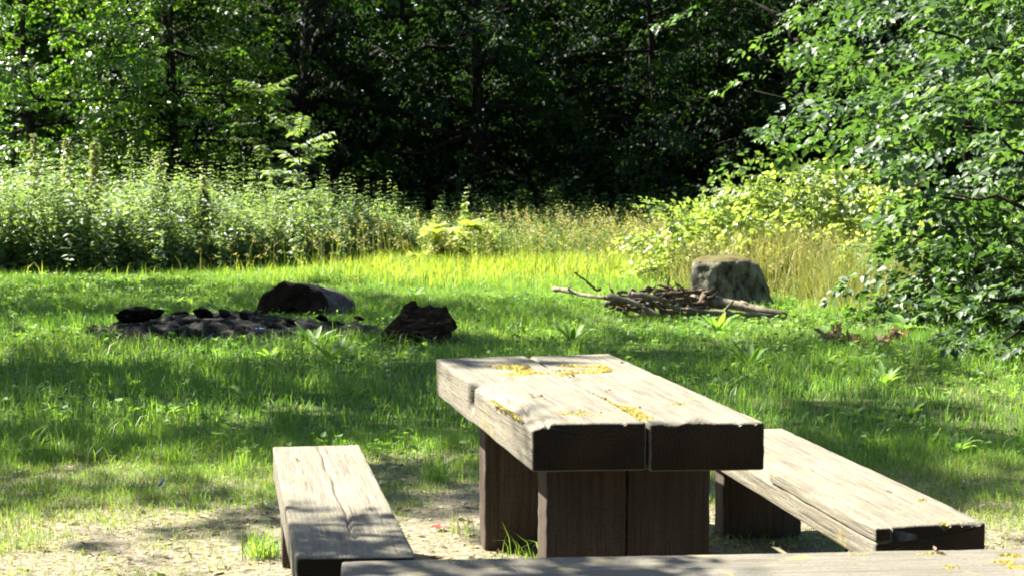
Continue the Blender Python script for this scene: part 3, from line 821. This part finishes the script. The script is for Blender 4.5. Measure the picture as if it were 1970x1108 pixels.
# ------------------------------------------------------------------ plants
def blades(mb, rng, x, y, h, wd, lean=.45, tint=None, z=None):
    N = len(x); az = rng.uniform(0, 2 * np.pi, N); la = rng.uniform(0, 2 * np.pi, N); ln = np.abs(rng.normal(size=N)) * lean
    z = gz(x, y) - .006 if z is None else z
    b = np.stack([x, y, z], 1)
    s = np.stack([np.cos(az), np.sin(az), 0 * az], 1) * (wd / 2)[:, None]
    d = np.stack([np.cos(la) * ln, np.sin(la) * ln, np.ones(N)], 1)
    m = b + d * (h * .55)[:, None] * np.array([.6, .6, 1.0])
    t = b + np.stack([d[:, 0] * h * 1.25, d[:, 1] * h * 1.25, h / (1 + .5 * ln ** 2)], 1)
    v = np.stack([b - s, b + s, m + s * .8, m - s * .8, t], 1)
    k = np.arange(N)[:, None] * 5
    tri = np.stack([k + [[0, 1, 2]], k + [[0, 2, 3]], k + [[3, 2, 4]]], 1)
    if tint is None: tint = rng.random(N)
    mb.add(v, tri, np.repeat(tint, 5))

ASH = atg(450, 638); STUMP = atg(1405, 590); LOGP = atg(575, 596); CHUNK = atg(800, 661)
def blocked(x, y):
    e = ((x - ASH.x - .05) / 1.55) ** 2 + ((y - ASH.y - .05) / .85) ** 2 < (.75 + .5 * fbm(x * 2, y * 2, 2))
    s = (x - STUMP.x + .05) ** 2 + (y - STUMP.y) ** 2 < .48 ** 2
    l = ((x - LOGP.x) / .5) ** 2 + ((y - LOGP.y - .4) / .7) ** 2 < 1
    c = ((x - CHUNK.x) / .42) ** 2 + ((y - CHUNK.y - .05) / .45) ** 2 < 1
    return e | s | l | c

def lawn():
    rng = np.random.default_rng(101)
    mb = MB()
    def sample(n, y0, y1, margin=1.25):
        u = rng.random(n); y = np.sqrt(y0 ** 2 + u * (y1 ** 2 - y0 ** 2)); x = rng.uniform(-1, 1, n) * (.31 * y * margin + .3)
        return x, y
    # trodden ground round the benches: patchy tufts
    x, y = sample(200000, 5.2, 10.2)
    bare = np.exp(-(((x - .1) / 1.25) ** 2 + ((y - 6.8) / 1.5) ** 2))
    rightdry = np.clip((x - 1.0) / 1.5, 0, 1) * .12
    dens = np.clip((fbm(x * 1.7, y * 1.7, 40) - .21 + .035 * (y - 7.9) - .36 * bare) * 3.0, 0, 1)
    dens = np.maximum(dens, .10 + .55 * np.clip(-x - .75, 0, 1) * vnoise(x * 4, y * 4, 3))
    k = rng.random(len(x)) < dens * .85
    x, y, dens = x[k], y[k], dens[k]
    patch = fbm(x * 3, y * 3, 77)
    h = (.018 + .052 * dens * patch * 1.6 * np.clip(.55 + .25 * (y - 7), .6, 1.2)) * rng.uniform(.5, 1.5, len(x)); 
    yel = np.clip(1.3 - .28 * (y - 6.2), 0, 1) * fbm(x * 2.3, y * 2.3, 19) * 1.5
    dry = rng.random(len(x)) < yel * .55
    blades(mb, rng, x[~dry], y[~dry], h[~dry], rng.uniform(.002, .0045, (~dry).sum()), .6, np.clip(rng.random((~dry).sum()) * .6 + .35 * (1 - dens[~dry]) + .2 + .2 * yel[~dry], 0, 1))
    mbd = MB()
    blades(mbd, rng, x[dry], y[dry], h[dry] * .9, rng.uniform(.002, .0045, dry.sum()), .9, np.clip(rng.random(dry.sum()) * .8 + .1, 0, 1))
    tag(mbd.build('dry_grass', M['straw']), 'short straw-yellow grass on the sunny worn ground near the benches', 'grass', kind='stuff')
    # the lawn
    x, y = sample(380000, 9.0, 33)
    k = (rng.random(len(x)) < np.clip((y - 8.4) / 2.2, 0, 1)) & ~blocked(x, y) & (rng.random(len(x)) < .45 + .9 * fbm(x * 1.2, y * 1.2, 31)) & ((y < 26) | (x < -2.5))
    x, y = x[k], y[k]
    patch = fbm(x * .9, y * .9, 55); tuft = fbm(x * 3.5, y * 3.5, 56)
    h = (.045 + .10 * np.clip(patch * 1.8 - .4, 0, 1) * (.4 + tuft)) * rng.uniform(.5, 1.5, len(x))
    h = np.where(rng.random(len(x)) < .02, h * 1.8, h)
    blades(mb, rng, x, y, h, rng.uniform(.004, .009, len(x)), .55, np.clip(.15 + .55 * fbm(x * .8, y * .8, 91) + .25 * rng.normal(size=len(x)) * .6 + .1 * (rng.random(len(x)) < .1) * 3, 0, 1))
    tag(mb.build('lawn_grass', M['grass']), 'short green lawn grass, worn to bare soil near the benches', 'grass', kind='stuff')
    # longer sunny grass at the back of the clearing
    mb = MB(); x, y = sample(105000, 23.5, 41)
    edge = np.clip((y - 23.5) / 3.5, 0, 1)
    k = (rng.random(len(x)) < edge) & ~blocked(x, y) & (rng.random(len(x)) < .06 + 1 / (1 + np.exp(-(x + 3.0) * 2))); x, y = x[k], y[k]
    h = (.12 + .26 * fbm(x * .7, y * .7, 14) * np.clip((y - 23) / 6, .35, 1)) * rng.uniform(.5, 1.5, len(x))
    blades(mb, rng, x, y, h, rng.uniform(.008, .016, len(x)), .4)
    tag(mb.build('sunny_grass', M['strip']), 'longer bright yellow-green grass in the sunlit strip at the back of the clearing', 'grass', kind='stuff')
    mb2 = MB(); n = 4200
    x = rng.normal(4.6, .75, n); y = rng.normal(20.6, .9, n) + .3 * (5 - x); k = (x - STUMP.x) ** 2 + (y - STUMP.y) ** 2 > 1.1; x, y = x[k], y[k]
    blades(mb2, rng, x, y, rng.uniform(.25, .95, len(x)) * (.5 + .8 * fbm(x * 1.2, y * 1.2, 21)) * np.clip((x - 2.6) / 1.6, .3, 1), rng.uniform(.007, .012, len(x)), .45, rng.uniform(0, .9, len(x)))
    n = 7000
    u = rng.random(n); x = 2.7 + 2.6 * u + rng.normal(size=n) * .25; y = 24.6 - 1.7 * u + rng.normal(size=n) * .6
    k = ~blocked(x, y) & ((x - STUMP.x) ** 2 + (y - STUMP.y) ** 2 > .9); x, y, u = x[k], y[k], u[k]
    h = (.25 + .75 * np.sin(np.pi * np.clip(u * .8 + .15, 0, 1))) * rng.uniform(.45, 1.15, len(x))
    blades(mb2, rng, x, y, h, rng.uniform(.008, .014, len(x)), .35, rng.uniform(.3, 1, len(x)))
    tag(mb2.build('long_grass', M['straw']), 'long pale yellow grass sloping up from the stump to the bramble mound', 'grass', kind='stuff')
    # grass gone to seed
    mb = MB(); ms = MB()
    n = 2300
    cx = np.concatenate([rng.normal(2.2, 2.2, 900), rng.normal(2.9, 1.1, 600), rng.uniform(-7.5, .5, 400), rng.normal(3.6, .9, 400)]); cx[-400:] = rng.normal(3.7, .8, 400)
    cy = np.concatenate([rng.normal(33.5, 1.8, 900), rng.normal(29.8, 1.6, 600), rng.normal(31.2, 1.6, 400), rng.normal(24.2, .9, 400)])
    h = rng.uniform(.35, 1.05, n) * np.where(cy < 28, .95, 1) * (.55 + .9 * fbm(cx * .9, cy * .9, 4))
    blades(mb, rng, cx, cy, h, rng.uniform(.008, .013, n), .28, rng.uniform(0, .6, n))
    ang = rng.uniform(0, 6.28, n); c = np.stack([cx, cy, gz(cx, cy)], 1)
    q = 5
    for j in range(q):
        f = .75 + .3 * j / q
        b = c + np.stack([np.cos(ang) * h * .12 * f ** 2, np.sin(ang) * h * .12 * f ** 2, h * f * .97], 1)
        leaves(mb, b, np.stack([np.cos(ang + j), np.sin(ang + j), .6 - .3 * j + 0 * ang], 1), rng.normal(size=(n, 3)), .08, .02, rng.uniform(.5, 1, n))
    tag(mb.build('seeding_grass', M['straw']), 'tall straw-coloured grass with drooping seed heads before the dark wood', 'grass', kind='stuff')
    # dry litter on the trodden soil
    mb = MB(); n = 34000
    x, y = sample(n, 5.2, 10.2)
    k = rng.random(n) < np.clip(1.15 - .09 * (y - 6), .1, 1); x, y = x[k], y[k]; n = len(x)
    a = rng.normal(size=(n, 3)); a[:, 2] *= .15
    nn = rng.normal(size=(n, 3)) * .35 + [0, 0, 1]
    L = rng.gamma(2.0, .011, n) + .006
    leaves(mb, np.stack([x, y, gz(x, y) + .004], 1), a, nn, L, np.where(rng.random(n) < .8, L * .16, L * .55), rng.random(n), curl=.05)
    tag(mb.build('dry_litter', M['litter']), 'dry straw, twig bits and chips strewn over the trodden soil', 'litter', kind='stuff')
lawn()

def leafy_stems(mb, rng, x, y, h, npair, LL, LW, tintr=(.1, .9), lean=.08, z=None):
    """upright stems with opposite leaves"""
    n = len(x); z = gz(x, y) if z is None else z
    la = rng.uniform(0, 6.28, n); ln = np.abs(rng.normal(size=n)) * lean
    b = np.stack([x, y, z], 1)
    top = b + np.stack([np.cos(la) * ln * h, np.sin(la) * ln * h, h], 1)
    s = np.stack([np.cos(la + 1.57), np.sin(la + 1.57), 0 * la], 1) * .006
    mb.add(np.stack([b - s, b + s, top], 1), np.arange(n)[:, None] * 3 + [[0, 1, 2]], .3)
    for j in range(npair):
        f = (.12 + .9 * (j + rng.random(n) * .6) / npair)[:, None]
        p = b + (top - b) * f
        az = rng.uniform(0, 6.28, n)
        sz = (1.15 - .55 * f[:, 0]) * rng.uniform(.7, 1.2, n)
        t = np.clip(rng.uniform(*tintr, n), 0, 1)
        for sgn in (0, math.pi):
            a = np.stack([np.cos(az + sgn), np.sin(az + sgn), rng.uniform(-.5, .35, n)], 1)
            nrm = np.array([0, 0, 1.0]) + rng.normal(size=(n, 3)) * .3
            leaves(mb, p, a, nrm, LL * sz, LW * sz, t)

def weeds():
    rng = np.random.default_rng(202)
    mb = MB(); n = 2600
    x = rng.uniform(-13, -2.0, n)
    front = np.interp(x, [-13, -6.5, -4.5, -2.2], [27.4, 28.0, 29.8, 32.6])
    y = front + rng.random(n) ** 1.3 * 5.5 + .9 * (rng.random(n) < .06) * -1
    hmax = np.interp(x, [-13, -8, -6, -4.2, -2.2], [1.8, 1.7, 1.5, 1.3, .9]); front = front + 1.6 * (vnoise(x * .9, x * 0, 12) - .5)
    h = hmax * (.45 + 1.0 * fbm(x * 1.1, y * 1.1, 8)) * rng.uniform(.6, 1.1, n) * np.where(y - front < .7, .72, 1)
    leafy_stems(mb, rng, x, y, h, 14, .17, .085)
    n = 260; x = rng.uniform(-12.5, -2.5, n); y = np.interp(x, [-13, -6.5, -4.5, -2.2], [28, 28.6, 30.4, 33.0]) + rng.uniform(0, 4, n)
    leafy_stems(mb, rng, x, y, np.interp(x, [-12, -7, -3], [2.3, 2.1, 1.6]) * rng.uniform(.6, 1.15, n), 20, .12, .04, (.4, 1))
    tag(mb.build('nettle_bed', M['nettle']), 'thick bank of tall pale green nettles along the left edge of the lawn', 'nettles', kind='stuff')
    mb = MB(); n = 2600
    x = rng.uniform(-14, 16, n); y = rng.uniform(36.5, 43, n)
    h = rng.uniform(.35, 1.15, n) * np.interp(y, [37, 41], [1, 1.5])
    leafy_stems(mb, rng, x, y, h, 13, .16, .085, lean=.2)
    n = 2600; x = rng.uniform(-4.5, 6.0, n); y = rng.uniform(32.8, 38.5, n); h = rng.uniform(.25, .7, n) * np.interp(y, [32, 36], [.8, 1.35])
    leafy_stems(mb, rng, x, y, h, 10, .12, .06, lean=.2)
    tag(mb.build('undergrowth', M['under']), 'dim low undergrowth along the foot of the dark wood', 'undergrowth', kind='stuff')
    # low creeping leaves in the lawn
    mb = MB(); n = 10000
    u = rng.random(n); y = np.sqrt(9.0 ** 2 + u * (27 ** 2 - 81)); x = rng.uniform(-1, 1, n) * .37 * y
    k = (rng.random(n) < np.clip(fbm(x * .8, y * .8, 66) * 3 - 1.1, 0, 1)) & ~blocked(x, y); x, y = x[k], y[k]; n = len(x)
    for j in range(4):
        az = rng.uniform(0, 6.28, n); sz = rng.uniform(.03, .075, n)
        leaves(mb, np.stack([x, y, gz(x, y) + rng.uniform(.02, .09, n)], 1) , np.stack([np.cos(az), np.sin(az), rng.uniform(-.1, .7, n)], 1), np.array([0, 0, 1.]) + rng.normal(size=(n, 3)) * .35, sz, sz * .6, rng.random(n))
    tag(mb.build('lawn_herbs', M['dock']), 'low broad-leaved herbs creeping through the lawn', 'herbs', kind='stuff')
weeds()

def broad_leaf(mb, base, az, L, W, rise, droop, tint, rng, cup=.2, heart=.0):
    """one curved lance or heart shaped leaf, 9 x 5 grid"""
    s = np.linspace(0, 1, 9); u = np.linspace(-1, 1, 5)
    d = np.array([math.cos(az), math.sin(az), 0]); sd = np.array([-math.sin(az), math.cos(az), 0])
    prof = np.sin(np.pi * np.clip(s, .02, 1) ** (.75 - .25 * heart)) ** .8 * (1 - .1 * s); prof[-1] = 0.01
    P = base + d * (L * (s - .25 * droop * s ** 2))[:, None] + np.array([0, 0, 1]) * (L * (rise * s - droop * s ** 2))[:, None]
    wav = rng.normal(size=(9, 5)) * .04 * W
    V = P[:, None] + sd * (u[None, :, None] * (prof * W / 2)[:, None, None]) + np.array([0, 0, 1]) * ((np.abs(u)[None] * cup * prof[:, None] * W / 2) + wav)[..., None]
    tri = []
    for i in range(8):
        for j in range(4):
            a = i * 5 + j; tri += [(a, a + 1, a + 6), (a, a + 6, a + 5)]
    mb.add(V.reshape(-1, 3), tri, tint)

def rosette(name, loc, seed, n, L, W, rise, droop, mat, label, cat, group=None, heart=0, stem=0):
    rng = np.random.default_rng(seed); mb = MB()
    for k in range(n):
        az = k * 2.4 + rng.normal() * .3; l = L * rng.uniform(.6, 1.15)
        b = np.zeros(3)
        if stem:
            hh = stem * rng.uniform(.35, 1.1); e = np.array([math.cos(az) * hh * .6, math.sin(az) * hh * .6, hh])
            tube(mb, [b, e * [.4, .4, .6], e], [.012, .010, .008], 5, .4); b = e - np.array([math.cos(az), math.sin(az), 0]) * l * .25
        broad_leaf(mb, b, az, l, W * l / L, rise * rng.uniform(.6, 1.3), droop * rng.uniform(.6, 1.3), float(np.clip(rng.normal(.5, .25), 0, 1)), rng, heart=heart)
    o = mb.build(name, M[mat], smooth=True); o.location = (loc[0], loc[1], float(gz(loc[0], loc[1])))
    return tag(o, label, cat, group)

def plants():
    p = at(880, 512)
    rosette('butterbur', (p.x - .15, p.y + .3), 3, 34, .50, .46, .15, .35, 'broad', 'clump of big pale yellow-green leaves in the sun at the back of the lawn', 'plant', None, 1, .75)
    rosette('butterbur', (at(775, 520).x, p.y - .6), 4, 7, .32, .3, .15, .35, 'broad', 'few pale broad leaves at the lower left of the big-leaved clump', 'plant', None, 1, .22)
    G = 'broad-leaved docks scattered in the lawn'
    LAB = 'small broad-leaved dock growing in the shaded lawn'
    A = rosette('dock_plant', at(340, 660), 11, 9, .26, .07, .9, .55, 'dock', LAB, 'plant', G)
    B = rosette('dock_plant', at(600, 668), 12, 11, .30, .075, 1.0, .5, 'dock', LAB, 'plant', G)
    C = rosette('dock_plant', at(1240, 640), 13, 8, .2, .07, .6, .5, 'dock', LAB, 'plant', G)
    rng = np.random.default_rng(6)
    spots = [(60, 590), (165, 560), (40, 640), (130, 700), (520, 690), (650, 640), (700, 668), (640, 700), (215, 690), (440, 672), (905, 600), (960, 575), (1010, 640), (1100, 660), (1190, 625), (1310, 650), (1380, 640), (1560, 650), (1590, 700), (1700, 740), (1520, 760), (1640, 800), (1750, 800), (1560, 830), (170, 800), (60, 770), (250, 745), (420, 770), (690, 760), (930, 660), (800, 570), (1840, 870)]
    for k, (px, py) in enumerate(spots):
        q = at(px, py); q.z = float(gz(q.x, q.y)); copy_tree((A, B, C)[k % 3], q, rng.uniform(0, 6), rng.uniform(.6, 1.05) if py < 760 else rng.uniform(.4, .6))
    q = at(1440, 712); d = copy_tree(B, (q.x, q.y, float(gz(q.x, q.y))), 1, (.95, .95, 1.25), 'tall upright dock with long leaves in the lawn right of the table')
    q = at(470, 768); d = copy_tree(C, (q.x, q.y, float(gz(q.x, q.y))), 2, (.8, .8, 1.3), 'small pale upright weed in the lawn above the left bench')
    d = copy_tree(A, (*at(1740, 640).xy, 0), 2, (1.5, 1.5, 1.6), 'large dock at the foot of the right-hand shrub')
    # stalks above the nettles
    G2 = 'flowering stalks rising out of the nettles'
    for k, (px, py, lab) in enumerate([(65, 258, 'leftmost flowering nettle stalk rising above the nettle bank'), (128, 266, 'second flowering stalk from the left above the nettles'),
                                     (182, 264, 'third flowering stalk from the left, brown tipped, above the nettles'), (305, 292, 'shorter flowering stalk right of the other three'), (390, 338, 'small brown stalk just topping the nettle bank')]):
        t = at_y(px, py, 30.6); rng = np.random.default_rng(60 + k); mb = MB(); h = t.z
        tube(mb, [(0, 0, 0), (.02, 0, h * .5), (0, 0, h)], [.016, .012, .006], 5, .3)
        n = 260; f = rng.uniform(.35, 1, n) ; az = rng.uniform(0, 6.28, n)
        leaves(mb, np.stack([0 * f, 0 * f, f * h], 1), np.stack([np.cos(az), np.sin(az), rng.uniform(-.6, .2, n)], 1), rng.normal(size=(n, 3)) * .4 + [0, 0, 1], .30 * (1.12 - f) + .06, .10 * (1.1 - f) + .035, rng.random(n))
        o = mb.build('flowering_stalk', M['stalk']); o.location = (t.x, t.y, 0); tag(o, lab, 'stalk', G2)
    # willowherb behind the butterbur
    G3 = 'upright weeds behind the big-leaved clump'
    for k, (px, py, lab) in enumerate([(895, 358, 'tallest upright weed above the big pale leaves'), (830, 402, 'leafy upright weed at the left behind the big pale leaves'), (930, 402, 'leafy upright weed just right of the tallest one'), (965, 420, 'rightmost leafy upright weed behind the big pale leaves')]):
        t = at_y(px, py, 31.2); mb = MB(); rng = np.random.default_rng(80 + k)
        leafy_stems(mb, rng, rng.normal(size=5) * .10 * (k > 0), rng.normal(size=5) * .1, t.z * np.array([1, .9, .8, .85, .7]), 15, .15, .055, (.2, 1), z=np.zeros(5))
        o = mb.build('willowherb', M['bramble']); o.location = (t.x, t.y, 0); tag(o, lab, 'weed', G3)
    # sapling before the dark wood
    def sapling(px, y, ytop, seed, mat, label):
        t = at_y(px, ytop, y); rng = np.random.default_rng(seed); h = t.z
        o = empty('sapling', (t.x, y, 0), 0, label, 'sapling'); tm, lm = MB(), MB()
        tube(tm, [(0, 0, -.05), (.03, 0, h * .4), (-.03, .02, h * .75), (0, 0, h)], [.025, .02, .014, .006], 6)
        for k in range(30):
            f = rng.uniform(.25, 1.0); az = k * 2.4; l = (.75 - .45 * f) * h * .42 + .2; up = rng.uniform(-.2, .7)
            s = np.linspace(0, 1, 5); P = np.stack([np.cos(az) * l * s, np.sin(az) * l * s, h * f + l * up * s - .15 * l * s ** 2], 1)
            tube(tm, P, .008 * (1 - .7 * s), 4)
            m = 13; q = np.linspace(.2, 1, m)
            b = np.stack([np.interp(q, s, P[:, i]) for i in range(3)], 1)
            for sg in (-1, 1):
                a = np.stack([np.cos(az + sg * 1.1) + 0 * q, np.sin(az + sg * 1.1) + 0 * q, -.15 + rng.normal(size=m) * .2], 1)
                leaves(lm, b, a, rng.normal(size=(m, 3)) * .3 + [0, 0, 1], .19, .075, rng.uniform(.2, .9, m))
        tm.build('trunk', M['bark'], o, True); lm.build('leaves', M[mat], o)
    sapling(578, 33.5, 240, 5, 'nettle', 'slender leafy sapling catching light before the dark wood, right of the nettles')
    sapling(505, 37.5, 165, 6, 'under', 'shaded fern-leaved sapling standing behind the slender light one')
plants()

# ------------------------------------------------------------------ shrubs on the right
def dome(rng, mb, tm, c, R, ns, m, LL, LW, zmin=.05):
    v = unit(rng.normal(size=(ns, 3))); v[:, 2] = np.abs(v[:, 2])
    q = rng.uniform(.55, 1.02, ns) ** .7
    lumpy = 1 + .35 * (fbm(v[:, 0] * 2.5 + 9, v[:, 1] * 2.5 + v[:, 2] * 3, 3) - .5) * 2
    P = np.array(c) + v * np.array(R) * (q * lumpy)[:, None]; P[:, 2] = np.maximum(P[:, 2], zmin)
    az = np.arctan2(v[:, 1], v[:, 0]) + rng.normal(size=ns) * .6
    sprays(mb, rng, P, az, rng.normal(size=ns) * .3 + v[:, 2] * .3, rng.uniform(.3, .6, ns), m, LL, LW, tilt=.5, jit=.45, tint=(.1, .9))
    for k in range(26):
        d = P[rng.integers(ns)]; b = np.array([c[0] + rng.normal() * R[0] * .3, c[1] + rng.normal() * R[1] * .3, 0])
        s = np.linspace(0, 1, 6)[:, None]; Q = b + (d - b) * s; Q[:, 2] += .25 * np.sin(np.pi * s[:, 0]) * R[2]
        tube(tm, Q, .015 * (1 - .7 * s[:, 0]), 4)

def shrubs():
    def bush(name, loc, R, ns, m, LL, LW, mat, label, cat, seed, zc=0):
        rng = np.random.default_rng(seed); o = empty(name, loc, 0, label, cat); a, t = MB(), MB()
        dome(rng, a, t, (0, 0, zc), R, ns, m, LL, LW)
        t.build('stems', M['twig'], o, True); a.build('foliage', M[mat], o); return o
    bush('bramble_bush', (4.5, 25.2, 0), (2.2, 1.6, 1.75), 1000, 22, .10, .066, 'bramble', 'sunlit pale green bramble mound behind the stump', 'bush', 1)
    bush('bramble_bush', (5.9, 22.2, 0), (1.3, 1.4, 1.2), 420, 22, .095, .06, 'bramble', 'lower bramble mound right of the stump, half in shade', 'bush', 2)
    bush('bramble_bush', (5.5, 17.6, 0), (1.15, 1.5, 1.15), 420, 20, .11, .07, 'shrub', 'dark low bramble at the foot of the right-hand shrub', 'bush', 3)
    rng = np.random.default_rng(300)
    def hazel(loc, label, seed, h, r, z0, nl, ns, m, LL, scale=1):
        o = make_tree('hazel_shrub', label, 'shrub', None, M['shrub'], loc, 0, scale, seed, h=h, r=r, z0=z0, nl=nl, ns=ns, m=m, LL=LL, LW=LL * .66, z_low_bias=1.2, trunk_r=.08)
        return o
    hazel((6.2, 17.6, 0), 'big glossy-leaved shrub leaning in from the right edge of the clearing', 301, 5.2, 2.7, .3, 40, 13, 34, .12)
    hazel((7.5, 26.8, 0), 'tall shrub behind the bramble mound with branches reaching left', 302, 6.8, 3.9, 2.1, 34, 13, 36, .13)
    hazel((4.9, 13.4, 0), 'nearest dark shrub at the right edge of the picture', 303, 4.2, 1.15, .25, 26, 9, 26, .10)
    # dry brown twig heap below the shrub
    o = empty('dead_branch', (*atg(1672, 664).xy, 0), .6, 'fallen branch with withered brown leaves on the lawn at the right', 'branch')
    tm, lm = MB(), MB()
    for k in range(9):
        az = rng.uniform(0, 6.28); l = rng.uniform(.25, .6)
        P = np.array([(0, 0, .03), (math.cos(az) * l * .5, math.sin(az) * l * .5, .06), (math.cos(az) * l, math.sin(az) * l, rng.uniform(.03, .22))])
        tube(tm, P, [.010, .007, .003], 5)
        n = 16; q = rng.uniform(.3, 1, n); b = np.stack([np.interp(q, [0, .5, 1], P[:, i]) for i in range(3)], 1)
        leaves(lm, b, rng.normal(size=(n, 3)), rng.normal(size=(n, 3)), .10, .055, rng.random(n))
    tm.build('twigs', M['twig'], o, True); lm.build('withered_leaves', M['dead_leaf'], o)
shrubs()

# ------------------------------------------------------------------ tufts by the furniture
def tufts():
    G = 'grass tufts on the trodden soil'
    for k, (px, py, h, n, lab) in enumerate([(345, 893, .17, 90, 'grass tuft on the shade line left of the left bench'), (838, 925, .18, 110, 'grass tuft between the left bench and the table'),
                                            (512, 1070, .13, 120, 'sunlit grass tuft against the outer side of the left bench'), (1000, 1072, .14, 12, 'few thin blades beside the front table leg'),
                                            (460, 905, .15, 70, 'grass tuft close to the far end of the left bench'), (890, 1030, .12, 30, 'sparse grass at the foot of the rear table leg'),
                                            (1640, 905, .13, 80, 'grass tuft right of the right bench')]):
        rng = np.random.default_rng(500 + k); mb = MB(); p = at(px, py)
        x = rng.normal(size=n) * .04 + 0; y = rng.normal(size=n) * .04
        blades(mb, rng, x, y, h * rng.uniform(.5, 1.2, n), rng.uniform(.003, .006, n), .55, rng.uniform(.3, 1, n), z=np.full(n, -.005))
        o = mb.build('grass_tuft', M['grass']); o.location = (p.x, p.y, float(gz(p.x, p.y))); tag(o, lab, 'grass tuft', G)
tufts()
